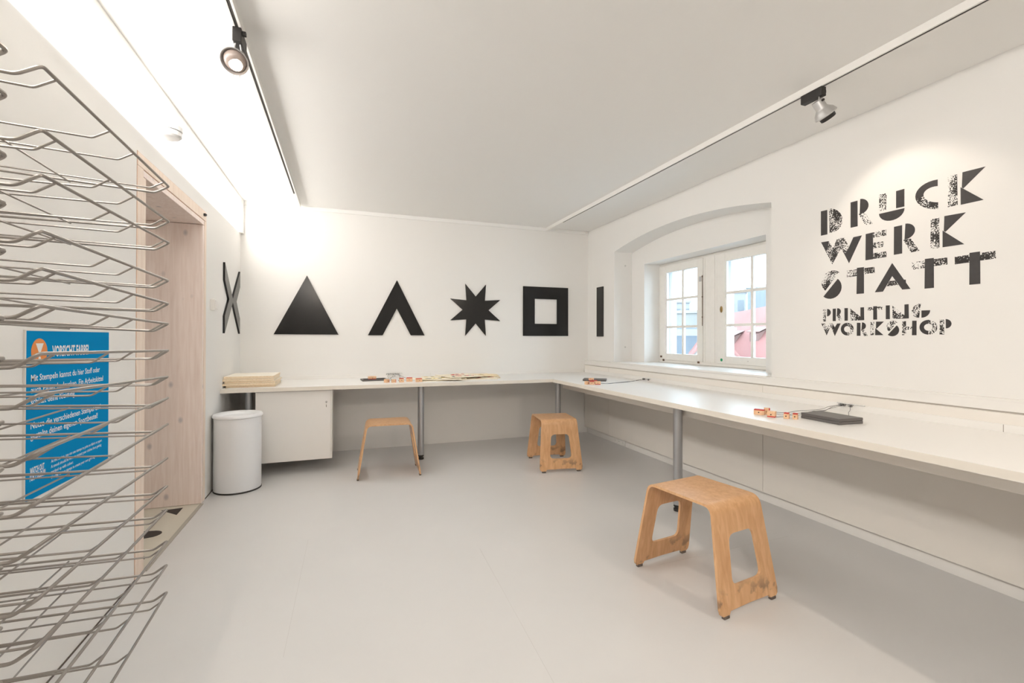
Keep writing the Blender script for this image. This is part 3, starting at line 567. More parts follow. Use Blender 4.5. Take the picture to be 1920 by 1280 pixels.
# ================================================================== LETTERING on the right wall
LET = [[0,"D",[["solid",[[2.1191,1.9961],[2.0782,1.9947],[2.0773,1.8392],[2.1195,1.8391]]],["worn",[[2.0649,2.0],[2.0453,1.9946],[2.0268,1.985],[2.0104,1.9718],[1.9972,1.9556],[1.9879,1.9375],[1.9829,1.9185],[1.9827,1.8997],[1.9873,1.8823],[1.9962,1.8671],[2.0092,1.8551],[2.0253,1.847],[2.0436,1.8433],[2.0632,1.8441]]]]],[0,"R",[["solid",[[1.9334,2.0024],[1.8935,2.0027],[1.8931,1.8493],[1.9338,1.849]]],["solid",[[1.8774,2.0079],[1.866,2.0056],[1.8554,2.0008],[1.8462,1.9937],[1.8389,1.9849],[1.8339,1.9747],[1.8316,1.9639],[1.8321,1.953],[1.8353,1.9426],[1.841,1.9334],[1.849,1.9259],[1.8587,1.9205],[1.8697,1.9176],[1.8812,1.9173]]],["worn",[[1.8865,1.9209],[1.8513,1.9202],[1.8103,1.8462],[1.8497,1.8461]]]]],[0,"U",[["worn",[[1.7755,2.0033],[1.7351,2.0012],[1.7392,1.9067],[1.7744,1.9097]]],["solid",[[1.6875,1.998],[1.6472,1.9988],[1.6475,1.9021],[1.6878,1.9031]]],["solid",[[1.7751,1.893],[1.7729,1.8804],[1.7672,1.8686],[1.7582,1.8582],[1.7464,1.8498],[1.7326,1.8439],[1.7175,1.8409],[1.7021,1.8409],[1.6871,1.8439],[1.6736,1.8498],[1.6622,1.8582],[1.6537,1.8687],[1.6485,1.8805],[1.6469,1.8931]]]]],[0,"C",[["solid",[[1.4958,2.0017],[1.5152,2.003],[1.5339,2.0014],[1.5511,1.9969],[1.5661,1.9898],[1.5786,1.9802],[1.5878,1.9685],[1.5936,1.9551],[1.5956,1.9407],[1.5939,1.9257],[1.5574,1.9311],[1.5586,1.9395],[1.5573,1.9474],[1.5538,1.9544],[1.548,1.9604],[1.5402,1.965],[1.5307,1.9681],[1.5199,1.9697],[1.5081,1.9695],[1.4959,1.9677]]],["worn",[[1.5939,1.9257],[1.5899,1.9137],[1.5835,1.9019],[1.5751,1.8908],[1.5648,1.8804],[1.5528,1.8711],[1.5394,1.8631],[1.525,1.8566],[1.5098,1.8517],[1.4943,1.8486],[1.4942,1.8831],[1.504,1.8857],[1.5136,1.8892],[1.5227,1.8936],[1.5312,1.8988],[1.5388,1.9046],[1.5454,1.9109],[1.5507,1.9175],[1.5548,1.9243],[1.5574,1.9311]]]]],[0,"K",[["worn",[[1.4525,2.0021],[1.4153,2.0015],[1.4132,1.8475],[1.4535,1.8465]]],["solid",[[1.3936,2.0046],[1.306,2.0028],[1.3909,1.923],[1.3963,1.9293]]],["solid",[[1.4013,1.9324],[1.3129,1.8454],[1.4008,1.845]]]]],[0,"W",[["worn",[[2.1183,1.7963],[2.0685,1.7946],[2.0427,1.7452],[2.0151,1.7986],[1.973,1.7978],[1.9432,1.7348],[1.9695,1.6917],[1.9922,1.7341],[2.0461,1.6436]]],["solid",[[1.9174,1.7884],[1.8691,1.7897],[1.9435,1.636],[1.9695,1.6917],[1.9432,1.7348]]],["solid",[[2.1183,1.7963],[2.0685,1.7946],[2.0726,1.7605],[2.0848,1.7309]]]]],[0,"E",[["solid",[[1.8474,1.7926],[1.808,1.7941],[1.8074,1.6391],[1.8492,1.6384]]],["worn",[[1.808,1.7941],[1.7389,1.7964],[1.738,1.7619],[1.8071,1.7624]]],["worn",[[1.8072,1.7334],[1.7526,1.7318],[1.752,1.6997],[1.8073,1.7007]]],["worn",[[1.8073,1.6735],[1.7382,1.6723],[1.7376,1.6404],[1.8074,1.6398]]]]],[0,"R",[["solid",[[1.6986,1.8018],[1.6585,1.8025],[1.6589,1.6467],[1.6997,1.6458]]],["solid",[[1.6424,1.8066],[1.6312,1.805],[1.6207,1.801],[1.6117,1.7948],[1.6045,1.7867],[1.5997,1.7774],[1.5975,1.7672],[1.5981,1.7568],[1.6014,1.7468],[1.6072,1.7377],[1.6151,1.7302],[1.6248,1.7246],[1.6357,1.7213],[1.6471,1.7204]]],["worn",[[1.6529,1.7196],[1.6174,1.7202],[1.5773,1.6479],[1.616,1.6452]]]]],[0,"K",[["worn",[[1.5261,1.8039],[1.4896,1.8032],[1.4892,1.647],[1.5284,1.6479]]],["solid",[[1.4678,1.8051],[1.3812,1.8023],[1.4636,1.7238],[1.4704,1.7288]]],["solid",[[1.4754,1.7325],[1.3877,1.6468],[1.4757,1.6471]]]]],[0,"S",[["worn",[[2.0032,1.5896],[2.0173,1.5986],[2.0331,1.604],[2.0497,1.6054],[2.0662,1.6028],[2.0816,1.5964],[2.095,1.5864],[2.1056,1.5736],[2.1128,1.5585],[2.1163,1.5422],[2.1157,1.5255],[2.1111,1.5095],[2.1029,1.495],[2.0914,1.4829]]],["solid",[[2.0118,1.5491],[2.0008,1.5366],[1.9931,1.5219],[1.9892,1.5057],[1.9892,1.489],[1.9933,1.4729],[2.0011,1.4582],[2.0121,1.4458],[2.0259,1.4363],[2.0415,1.4305],[2.058,1.4285],[2.0745,1.4306],[2.0901,1.4365],[2.1037,1.446]]]]],[0,"T",[["worn",[[1.9584,1.5924],[1.8973,1.5928],[1.8981,1.5525],[1.9559,1.5513]]],["worn",[[1.858,1.5936],[1.8001,1.5938],[1.7992,1.5582],[1.8581,1.5567]]],["solid",[[1.8973,1.601],[1.858,1.6002],[1.8583,1.445],[1.9001,1.445]]]]],[0,"A",[["solid",[[1.7985,1.4461],[1.7082,1.6016],[1.6198,1.4481],[1.6586,1.4481],[1.7084,1.5289],[1.7559,1.4458]]],["worn",[[1.7227,1.5025],[1.6934,1.5026],[1.6781,1.4759],[1.7365,1.474]]],["solid",[[1.6517,1.5017],[1.6415,1.5006],[1.6409,1.4819]]]]],[0,"T",[["worn",[[1.6135,1.5899],[1.5528,1.5908],[1.5535,1.552],[1.6119,1.5507]]],["worn",[[1.5137,1.5918],[1.4566,1.5924],[1.4558,1.5563],[1.5132,1.5556]]],["solid",[[1.5527,1.5994],[1.5137,1.5988],[1.5135,1.4432],[1.5548,1.4428]]]]],[0,"T",[["worn",[[1.4261,1.59],[1.3672,1.5911],[1.3676,1.5533],[1.4256,1.5518]]],["worn",[[1.3277,1.5924],[1.2713,1.5934],[1.2697,1.5571],[1.3273,1.5554]]],["solid",[[1.3672,1.5998],[1.3276,1.5999],[1.3268,1.4442],[1.3685,1.4436]]]]],[1,"P",[["worn",[[2.1059,1.3635],[2.0874,1.3637],[2.0883,1.2866],[2.1074,1.2864]]],["solid",[[2.0793,1.3657],[2.0737,1.3651],[2.0685,1.3631],[2.064,1.3599],[2.0603,1.3557],[2.0578,1.3507],[2.0565,1.3452],[2.0566,1.3396],[2.058,1.3341],[2.0606,1.3291],[2.0644,1.3248],[2.0691,1.3216],[2.0743,1.3196],[2.0799,1.3189]]]]],[1,"R",[["solid",[[2.044,1.3649],[2.0244,1.365],[2.0251,1.2874],[2.0441,1.2876]]],["solid",[[2.0157,1.3664],[2.0102,1.3661],[2.0051,1.3645],[2.0007,1.3617],[1.9972,1.3578],[1.9948,1.3532],[1.9937,1.3479],[1.994,1.3425],[1.9956,1.3371],[1.9983,1.3321],[2.0022,1.3277],[2.0069,1.3244],[2.0122,1.3221],[2.0177,1.3211]]],["worn",[[2.0201,1.3224],[2.0021,1.3276],[1.9855,1.2873],[2.0034,1.2867]]]]],[1,"I",[["solid",[[1.9717,1.3648],[1.9514,1.3643],[1.9521,1.2874],[1.9714,1.2876]]]]],[1,"N",[["worn",[[1.9376,1.3611],[1.8782,1.308],[1.8882,1.2864],[1.9355,1.2873]]],["solid",[[1.8781,1.3634],[1.8584,1.3634],[1.8575,1.2876],[1.8904,1.2872],[1.8782,1.3068]]]]],[1,"T",[["worn",[[1.8372,1.3609],[1.8072,1.3614],[1.8072,1.3427],[1.8362,1.3415]]],["worn",[[1.7878,1.362],[1.7591,1.3624],[1.7588,1.344],[1.7874,1.3431]]],["solid",[[1.8071,1.3654],[1.7878,1.3651],[1.7871,1.2879],[1.8073,1.2881]]]]],[1,"I",[["solid",[[1.741,1.3661],[1.7211,1.3659],[1.7209,1.2883],[1.7412,1.2886]]]]],[1,"N",[["worn",[[1.708,1.3629],[1.6493,1.3069],[1.6606,1.2886],[1.7066,1.2895]]],["solid",[[1.6482,1.3654],[1.6287,1.3662],[1.628,1.2887],[1.6606,1.2886],[1.6483,1.309]]]]],[1,"G",[["worn",[[1.5719,1.3655],[1.5812,1.3646],[1.5902,1.3615],[1.5985,1.3564],[1.6053,1.3497],[1.6105,1.3418],[1.6137,1.333],[1.6147,1.324],[1.6134,1.3151],[1.61,1.3071],[1.6046,1.3002],[1.5975,1.2949],[1.5891,1.2916],[1.58,1.2904]]],["solid",[[1.569,1.3285],[1.5303,1.3281],[1.5313,1.3195],[1.5342,1.3113],[1.5388,1.3041],[1.5449,1.298],[1.5523,1.2935],[1.5605,1.2908],[1.5691,1.2899]]]]],[2,"W",[["worn",[[2.1182,1.2743],[2.0946,1.2749],[2.0808,1.2498],[2.0682,1.2741],[2.0459,1.2759],[2.0308,1.2476],[2.0447,1.2283],[2.059,1.253],[2.0834,1.198]]],["solid",[[2.0166,1.2714],[1.995,1.272],[2.0309,1.1941],[2.0447,1.2283],[2.0308,1.2476]]]]],[2,"O",[["solid",[[1.9551,1.2745],[1.9644,1.2735],[1.9731,1.2703],[1.9808,1.2652],[1.987,1.2583],[1.9914,1.2501],[1.9936,1.241],[1.9937,1.2317],[1.9914,1.2226],[1.9871,1.2143],[1.9809,1.2072],[1.9733,1.2017],[1.9645,1.1983],[1.9553,1.197],[1.9552,1.2164],[1.9599,1.2171],[1.9642,1.2188],[1.9681,1.2215],[1.9711,1.225],[1.9733,1.2291],[1.9744,1.2336],[1.9744,1.2382],[1.9733,1.2427],[1.9711,1.2468],[1.968,1.2502],[1.9641,1.2528],[1.9598,1.2543],[1.9551,1.2548]]],["worn",[[1.9551,1.2745],[1.9459,1.2732],[1.9373,1.2697],[1.9298,1.2643],[1.9237,1.2572],[1.9194,1.2489],[1.9172,1.2398],[1.9172,1.2304],[1.9195,1.2214],[1.9238,1.2132],[1.9299,1.2063],[1.9375,1.2011],[1.9461,1.198],[1.9553,1.197],[1.9552,1.2164],[1.9508,1.2169],[1.9467,1.2185],[1.943,1.221],[1.94,1.2245],[1.938,1.2285],[1.9369,1.233],[1.9369,1.2376],[1.9379,1.2421],[1.94,1.2463],[1.9429,1.2498],[1.9466,1.2525],[1.9507,1.2542],[1.9551,1.2548]]]]],[2,"R",[["solid",[[1.8982,1.2728],[1.8783,1.2722],[1.8784,1.1953],[1.8995,1.1949]]],["solid",[[1.8695,1.2742],[1.864,1.2736],[1.8589,1.2717],[1.8545,1.2686],[1.8511,1.2646],[1.8488,1.2598],[1.8478,1.2546],[1.8482,1.2492],[1.8498,1.2439],[1.8527,1.2391],[1.8567,1.2351],[1.8615,1.232],[1.8669,1.2301],[1.8724,1.2294]]],["worn",[[1.8751,1.2306],[1.8576,1.2349],[1.8383,1.1947],[1.8577,1.1937]]]]],[2,"K",[["worn",[[1.8221,1.2762],[1.8032,1.2761],[1.8034,1.1991],[1.8227,1.1985]]],["solid",[[1.7921,1.2764],[1.7513,1.2757],[1.7897,1.236],[1.7929,1.2367]]],["solid",[[1.7964,1.2384],[1.7541,1.1989],[1.7971,1.1984]]]]],[2,"S",[["worn",[[1.6819,1.2707],[1.6888,1.2752],[1.6966,1.2778],[1.7047,1.2786],[1.7128,1.2773],[1.7204,1.2742],[1.727,1.2693],[1.7323,1.2631],[1.7359,1.2557],[1.7376,1.2477],[1.7373,1.2395],[1.7351,1.2316],[1.7311,1.2244],[1.7255,1.2185]]],["solid",[[1.6864,1.2521],[1.6809,1.2459],[1.677,1.2386],[1.6749,1.2306],[1.6748,1.2224],[1.6767,1.2143],[1.6805,1.207],[1.686,1.2007],[1.6927,1.196],[1.7004,1.193],[1.7086,1.1919],[1.7169,1.1928],[1.7246,1.1957],[1.7315,1.2003]]]]],[2,"H",[["worn",[[1.6591,1.2743],[1.6413,1.2741],[1.6415,1.1984],[1.6608,1.1978]]],["worn",[[1.6414,1.244],[1.6122,1.2444],[1.6122,1.2297],[1.6415,1.2264]]],["solid",[[1.6115,1.2755],[1.5917,1.2752],[1.5922,1.1975],[1.613,1.1972]]]]],[2,"O",[["solid",[[1.5381,1.2775],[1.5478,1.2765],[1.5568,1.2734],[1.5648,1.2683],[1.5712,1.2614],[1.5758,1.2532],[1.5781,1.2442],[1.5781,1.2348],[1.5758,1.2257],[1.5714,1.2174],[1.565,1.2102],[1.557,1.2048],[1.548,1.2013],[1.5384,1.1999],[1.5383,1.2203],[1.5431,1.221],[1.5475,1.2226],[1.5515,1.2252],[1.5547,1.2286],[1.5569,1.2326],[1.558,1.2369],[1.558,1.2413],[1.5569,1.2456],[1.5546,1.2495],[1.5514,1.2527],[1.5475,1.2551],[1.543,1.2566],[1.5382,1.2571]]],["worn",[[1.5381,1.2775],[1.5289,1.2762],[1.5202,1.2727],[1.5126,1.2672],[1.5064,1.2601],[1.5021,1.2517],[1.4999,1.2426],[1.4999,1.2332],[1.5022,1.2242],[1.5065,1.216],[1.5127,1.2092],[1.5204,1.204],[1.5291,1.2009],[1.5384,1.1999],[1.5383,1.2203],[1.5338,1.2208],[1.5296,1.2223],[1.5258,1.2247],[1.5228,1.228],[1.5207,1.2318],[1.5196,1.2361],[1.5196,1.2405],[1.5207,1.2449],[1.5228,1.2488],[1.5258,1.2522],[1.5295,1.2548],[1.5337,1.2564],[1.5382,1.2571]]]]],[2,"P",[["worn",[[1.4892,1.2767],[1.4708,1.2771],[1.4705,1.2006],[1.4903,1.1997]]],["solid",[[1.4638,1.2788],[1.4582,1.2782],[1.4529,1.2762],[1.4482,1.273],[1.4444,1.2688],[1.4417,1.2638],[1.4403,1.2582],[1.4402,1.2525],[1.4415,1.2469],[1.444,1.2418],[1.4477,1.2374],[1.4523,1.2341],[1.4575,1.232],[1.4631,1.2312]]]]]]
words = [('large black stencil wall lettering DRUCK WERK STATT on the right wall', (2.12, 2.1)), ('small black word PRINTING under the large wall lettering', (2.1, 1.36)), ('small black word WORKSHOP, the lowest line of wall lettering', (2.1, 1.27))]
for wi, (lab, (wy, wz)) in enumerate(words):
    T = thing('wall_lettering', lab, 'lettering', (XR, wy, wz))
    for (k, ch, pieces) in LET:
        if k != wi: continue
        q = MB()
        for pi_, (st_, pts) in enumerate(pieces):
            e = .0006+.0002*pi_ + (.0004 if st_ == 'solid' else 0)
            q.prism([(y-wy, z-wz) for y, z in pts], lambda p, d, e=e: (-d*e/.001, p[0], p[1]), .001, 0 if st_ == 'solid' else 1)
        obj('letter', q, [m_ink, m_worn], T)

# ================================================================== BLUE SIGN on the left wall
sgn = thing('information_sign', 'square bright blue information sign with white text behind the wire rack', 'sign', (XL, 1.893, .655))
sbx = MB(); sbx.box(0, .006, 0, .550, 0, .547, c=.0005); obj('board', sbx, m_signe, sgn)
q = MB(); q.box(.006, .0066, .005, .550, .003, .544); obj('blue_face', q, m_blue, sgn)
def text(s, y, z, wdt, hgt, parent, bold=0, name='text', mm=m_white, x=.0067):
    cu = bpy.data.curves.new('t', 'FONT'); cu.body = s; cu.size = 1; cu.offset = bold; cu.fill_mode = 'FRONT'; cu.resolution_u = 2
    to = bpy.data.objects.new('t', cu); COL.objects.link(to); dg = bpy.context.evaluated_depsgraph_get()
    me = bpy.data.meshes.new_from_object(to.evaluated_get(dg)); bpy.data.objects.remove(to); bpy.data.curves.remove(cu)
    xs = [v.co.x for v in me.vertices]; x0, x1 = min(xs), max(xs); capH = .70
    for v in me.vertices:
        v.co = Vector((x, y+(v.co.x-x0)/(x1-x0)*wdt, z+v.co.y*hgt/capH))
    me.materials.clear(); me.materials.append(mm); me.name = name
    o = bpy.data.objects.new(name, me); COL.objects.link(o); o.parent = parent; return o
Z0 = .655
text('VORSICHT FARBE!', .142, 1.113-Z0, .241, .036, sgn, .03)
text('Mit Stempeln kannst du hier Stoff oder', .028, 1.037-Z0, .445, .021, sgn, .012)
text('auch Papier bedrucken. Ein Arbeitskittel', .028, .9985-Z0, .473, .021, sgn, .012)
text('schützt deine Kleidung.', .028, .961-Z0, .262, .021, sgn, .012)
text('Nutze die verschiedenen Stempel und', .028, .884-Z0, .453, .021, sgn, .012)
text('gestalte deinen eigenen Sportbeutel!', .028, .851-Z0, .430, .021, sgn, .012)
text('WATCH OUT', .026, .739-Z0, .076, .020, sgn, .03)
text('FOR COLOUR!', .026, .717-Z0, .083, .020, sgn, .03)
for k, (s, wd_) in enumerate((('At this station, you can use stamps to print on fabric or paper.', .356), ('A smock should be worn to protect your clothes from getting', .350), ('marked up with colour.', .140), ('Use the various stamps to create your own gym bag.', .30))):
    text(s, .140, .748-.0182*k-Z0, wd_, .0105, sgn, .01)
q = MB(); q.lathe([(.043, 0), (.043, .0006)], 40, m4=Matrix.Translation((.0066, .070, 1.1315-Z0)) @ Matrix.Rotation(PI/2, 4, 'Y')); obj('orange_disc', q, m_orange, sgn)
q = MB(); q.prism([(.050, .027), (.091, .027), (.0705, -.012)], lambda p, d: (.0072+d, p[0], 1.1315-Z0+p[1]), .0005); q.lathe([(.0062, 0), (.0062, .0005)], 20, m4=Matrix.Translation((.0072, .0705, 1.1315-Z0-.023)) @ Matrix.Rotation(PI/2, 4, 'Y')); obj('exclamation_mark', q, m_white, sgn)
# switch
sw = thing('light_switch', 'white surface-mounted light switch between the doorway and the black X', 'switch', (XL, 4.10, 1.425))
q = MB(); q.box(0, .030, -.042, .042, -.042, .042, c=.003); obj('box', q, m_trimw, sw); q = MB(); q.box(.030, .038, -.032, .032, -.030, .034, c=.002); obj('rocker', q, m_trimw, sw)
# sockets at the baseboard
sk = thing('socket_strip', 'white triple socket low on the right baseboard near the back corner', 'socket', (2.871, 4.41, .036))
q = MB(); q.box(-.008, 0, -.115, .115, -.030, .030, c=.002); obj('cover_plate', q, m_trimw, sk)
for k in (-1, 0, 1):
    q = MB(); q.lathe([(.020, 0), (.020, .002), (.017, .002), (.016, .0006)], 20, m4=Matrix.Translation((-.008, k*.072, 0)) @ Matrix.Rotation(-PI/2, 4, 'Y')); so = obj('socket_outlet', q, m_trimw, sk)
    for e in (-.006, .006):
        q = MB(); q.box(-.0106, -.0098, k*.072+e-.002, k*.072+e+.002, -.002, .002); obj('pin_hole', q, m_dark, so)

# ================================================================== DRYING RACK
rk = thing('drying_rack', 'tall galvanised wire print-drying rack with many open shelves at the left', 'rack', (-.66, .88, 0))
ox, oy = -.66, .88
def shelf_meshes(Y0, Y1, rods, depth=.445):
    L = Y1-Y0; lip = .021
    def prof(y, r): return round_path([(0, y, 0), (-.022, y, -lip*.9), (-depth, y, -lip-.002)], .005)
    q = MB(); pf = [(-depth, 0, -lip-.002), (-.030, 0, -lip), (0, 0, 0), (0, L, 0), (-.030, L, -lip), (-depth, L, -lip-.002)]
    q.tube(round_path(pf, .008, 5), .0030, 8); rim = q.mesh('rim', m_wire)
    rm = []
    for y in rods:
        q = MB(); q.tube(round_path([(0, y-Y0, -.002), (-.026, y-Y0, -lip), (-depth, y-Y0, -lip-.002)], .005, 3), .0021, 6); rm.append(q.mesh('cross_rod', m_wire))
    for x in (-.207, -.40):
        q = MB(); q.tube([(x, .003 if x < -.3 else .003, -lip-.0055), (x, L-.003, -lip-.0055)], .0021, 6); rm.append(q.mesh('long_rod', m_wire))
    q = MB(); 
    return rim, rm
zf = [1.583, 1.489, 1.432, 1.331, 1.269, 1.215, 1.144, 1.074, 1.018, .948, .857, .783, .72, .636, .573, .501]
zn = [1.60, 1.501, 1.431, 1.344, 1.286, 1.228, 1.154, 1.091, 1.003, .926, .858, .776, .704, .609, .542, .459]
z2 = [1.574, 1.512, 1.438, 1.363, 1.293, 1.212, 1.153, 1.057, 1.0, .94, .86, .78, .705, .62, .55, .48]
tl = [.075, .02, .04, .05, .03, .06, .0, .03, .05, .045, .02, .04, .03, .03, .02, .03]   # sag of the far end of each rod
A = shelf_meshes(.922, 1.4815, (.959, 1.144, 1.256, 1.442)); B_ = shelf_meshes(.285, .843, (.32, .505, .62, .805))
def put_shelf(ms, Y0, z, tx, ty):
    o = obj('wire_shelf', ms[0], None, rk, (-.441-ox, Y0-oy, z), (tx, ty, 0))
    for me in ms[1]: obj(me.name.split('.')[0], me, None, o)
for k in range(16):
    put_shelf(A, .922, zn[k], math.atan2(zf[k]-zn[k], .5595), tl[k]*.9)
for k in range(16):
    put_shelf(B_, .285, z2[k]+.004*math.sin(k*2.1), .006*math.cos(k*1.7), tl[(k*5+3) % 16]*.8)
for y in (.30, .8825, 1.465):
    q = MB(); q.box(-.905-ox, -.880-ox, y-.0125-oy, y+.0125-oy, .03, 1.72, c=.002); obj('post', q, m_wire, rk)
for y in (.30, 1.465):
    q = MB(); q.box(-.92-ox, -.52-ox, y-.015-oy, y+.015-oy, .03, .06, c=.002); fo = obj('base_foot', q, m_wire, rk)
    for x in (-.90, -.54):
        q = MB(); q.lathe([(.012, 0), (.016, .004), (.016, .03)], 16, m4=Matrix.Translation((x-ox, y-oy, 0))); obj('foot_pad', q, m_blackp, fo)
for z in (.05, 1.705):
    q = MB(); q.box(-.903-ox, -.883-ox, .30-oy, 1.465-oy, z-.010, z+.010, c=.001); obj('cross_bar', q, m_wire, rk)

# ================================================================== THINGS ON THE WORKTOP
def on_table(x, y, rz): return Matrix.Translation((x, y, T_)) @ Matrix.Rotation(rz, 4, 'Z')
bz = T_+.0002; spec = [(-.742, 4.668, 0, .37, .40, .017), (-.755, 4.655, 1, .40, .41, .017), (-.742, 4.662, -1, .38, .41, .016), (-.757, 4.66, .5, .385, .42, .019), (-.752, 4.668, 0, .375, .43, .021)]
lab = ['lowest board of the plywood stack on the worktop', 'second plywood board from the bottom of the stack, jutting out left', 'middle plywood board of the stack on the worktop', 'plywood board just under the top one of the stack', 'topmost pale plywood board of the stack on the worktop']
for (x, y, a, wx, wy, t), l in zip(spec, lab):
    q = MB(); q.box(-wx/2, wx/2, -wy/2, wy/2, 0, t, c=.0008)
    o = obj('plywood_board', q, [m_ply], None, (x, y, bz), (0, 0, math.radians(a))); tag(o, l, 'board', 'plywood boards stacked on the worktop'); bz += t+.0012
    q.mi = [0]*len(q.f); o.data.materials.append(m_plyedge)
    for p in o.data.polygons:
        if abs(p.normal.z) < .5: p.material_index = 1
def pad(x, y, rz, w_, d_, label, z=0, open_=False, H_=.019):
    T = thing('ink_pad', label, 'ink pad', (x, y, T_+z), rz, 'dark grey ink pads on the worktop')
    q = MB(); hb = .014 if open_ else H_/2-.0005; q.box(-w_/2, w_/2, -d_/2, d_/2, 0, hb, c=.0015); obj('base', q, m_pad, T)
    if open_:
        q = MB(); q.box(-w_/2+.018, w_/2-.018, -d_/2+.018, d_/2-.018, hb, hb+.0015); obj('ink_felt', q, m_padin, T)
    else:
        q = MB(); q.box(-w_/2, w_/2, -d_/2, d_/2, hb+.001, H_, c=.0015); obj('lid', q, m_pad, T)
    return T
pad(2.372, 1.692, math.radians(-4), .155, .215, 'large closed dark grey ink pad on the right worktop, near the red-topped stamps', 0, False, .030)
pad(2.355, 4.06, math.radians(-35), .225, .155, 'closed dark ink pad near the inner corner of the worktop', 0)
pad(.285, 4.80, math.radians(5), .24, .17, 'dark ink pad on the back worktop with a wooden stamp lying on it', 0, True)
def stamp(x, y, rz, s, label, red='top', z=0):
    w_, d_, h_ = s
    T = thing('wooden_stamp', label, 'stamp', (x, y, T_+z), rz, 'small wooden rubber stamps')
    r_ = .006
    if red == 'top': a0, a1, b0, b1 = 0, h_-r_, h_-r_, h_
    else: a0, a1, b0, b1 = r_, h_, 0, r_
    if red == 'side':
        q = MB(); q.box(-w_/2, w_/2-r_, -d_/2, d_/2, 0, h_, c=.001); obj('wood_block', q, m_stamp, T); q = MB(); q.box(w_/2-r_, w_/2, -d_/2+.001, d_/2-.001, .001, h_-.001, c=.0008); obj('rubber_face', q, m_red, T)
    else:
        q = MB(); q.box(-w_/2, w_/2, -d_/2, d_/2, a0, a1, c=.001); obj('wood_block', q, m_stamp, T); q = MB(); q.box(-w_/2+.001, w_/2-.001, -d_/2+.001, d_/2-.001, b0, b1, c=.0008); obj('rubber_face', q, m_red, T)
    q = MB(); q.lathe([(.003, 0), (.003, .004), (.001, .005)], 8, m4=Matrix.Translation((0, -d_/2, h_*.45)) @ Matrix.Rotation(PI/2, 4, 'X')); obj('eyelet_screw', q, m_blackp, T)
    return T
# right worktop group
stamp(2.185, 1.963, math.radians(-62), (.052, .03, .030), 'red-topped wooden stamp at the left end of the row on the right worktop')
stamp(2.232, 1.955, math.radians(-50), (.030, .025, .036), 'small wooden stamp with red side behind the left end of the right-hand row', 'side')
stamp(2.180, 1.880, math.radians(-62), (.040, .03, .032), 'wooden stamp lying red face down, second in the row on the right worktop', 'bottom')
stamp(2.212, 1.816, math.radians(-65), (.024, .024, .032), 'narrow wooden stamp with red top, third in the row on the right worktop')
stamp(2.238, 1.786, math.radians(-65), (.022, .024, .032), 'narrow wooden stamp with red top standing nearest to the large closed ink pad')
# inner corner group
cs = [(2.095, 3.755, 20, (.035, .03, .030), 'side', 'leftmost stamp of the heap by the inner corner'), (2.130, 3.725, -30, (.04, .03, .032), 'top', 'front stamp of the heap by the inner corner'), (2.185, 3.715, -25, (.05, .035, .030), 'bottom', 'right-hand stamp of the heap by the inner corner'), (2.185, 3.775, 10, (.045, .03, .034), 'top', 'back stamp of the heap by the inner corner, next to the closed ink pad')]
for x, y, a, s, r_, l in cs: stamp(x, y, math.radians(a), s, l, r_)
stamp(2.145, 3.765, .3, (.040, .028, .024), 'stamp lying on top of the heap by the inner corner', 'bottom', .0325)
# back worktop group
bs = [(.385, 4.53, 40, (.04, .035, .032), 'side', 'first small stamp right of the ink pad on the back worktop'), (.447, 4.51, 5, (.04, .035, .030), 'side', 'second stamp right of the ink pad on the back worktop'), (.520, 4.52, 0, (.042, .04, .040), 'top', 'third stamp in the row on the back worktop, red on top'), (.602, 4.57, -12, (.056, .04, .038), 'top', 'fourth stamp in the row on the back worktop'), (.682, 4.50, 8, (.056, .04, .034), 'top', 'fifth stamp in the row, touching the pile of cotton bags')]
for x, y, a, s, r_, l in bs: stamp(x, y, math.radians(a), s, l, r_)
stamp(.265, 4.765, .1, (.075, .045, .028), 'wooden stamp lying on the open ink pad on the back worktop', 'bottom', .0158)
# tether rails with loops and cords
def rail(pts, cords, label, m, plane, hooks):
    T = thing('tether_rail', label, 'rail', pts[0])
    O = Vector(pts[0]); q = MB(); q.tube([Vector(p)-O for p in pts], .0035, 8); obj('rail', q, m, T)
    for h in hooks:
        p = Vector(h)-O; q = MB(); n_ = 12
        for k in range(2): q.tube([p+Vector((math.cos(2*PI*j/n_)*.004+(-.004), math.sin(2*PI*j/n_)*.006+k*.006, -.006+math.cos(2*PI*j/n_)*.009)) for j in range(n_+1)], .0011, 5, cap=False)
        obj('cord_knot', q, m_blackp, T)
    for c in cords:
        q = MB(); q.tube(round_path([Vector(p)-O for p in c], .03, 4), .0011, 6); obj('cord', q, m_cord, T)
def sag(a, b, n=6, wob=.02, seed=0, lift=0):
    rnd = random.Random(seed); a = Vector(a); b = Vector(b); out = [a]
    for k in range(1, n):
        t = k/n; p = a.lerp(b, t); z = max(T_+.002, a.z*(1-t)**4+T_*(1-(1-t)**4)+.002) + lift*math.sin(PI*t)
        out.append(Vector((p.x+rnd.uniform(-wob, wob), p.y+rnd.uniform(-wob, wob), z)))
    out.append(b); return out
rx = XB-.014
rail([(rx, 1.975, .790), (rx, 1.815, .790)], [sag((rx, 1.945, .782), (2.226, 1.975, .778), 7, .02, 1), sag((rx, 1.935, .782), (2.20, 1.90, T_+.015), 7, .03, 2), sag((rx, 1.925, .782), (2.225, 1.83, T_+.015), 7, .02, 3, .01), sag((rx, 1.90, .782), (2.56, 1.73, T_+.002), 5, .01, 4, .01), sag((2.56, 1.73, T_+.002), (2.50, 1.80, T_+.002), 4, .003, 8), sag((2.245, 1.825, T_+.010), (2.19, 1.88, T_+.015), 4, .012, 9)],
     'clear rail with knotted black cords behind the ink pads on the right upstand', m_clear, 0, [(rx, 1.95, .790), (rx, 1.94, .790), (rx, 1.925, .790), (rx, 1.895, .790), (rx, 1.885, .790)])
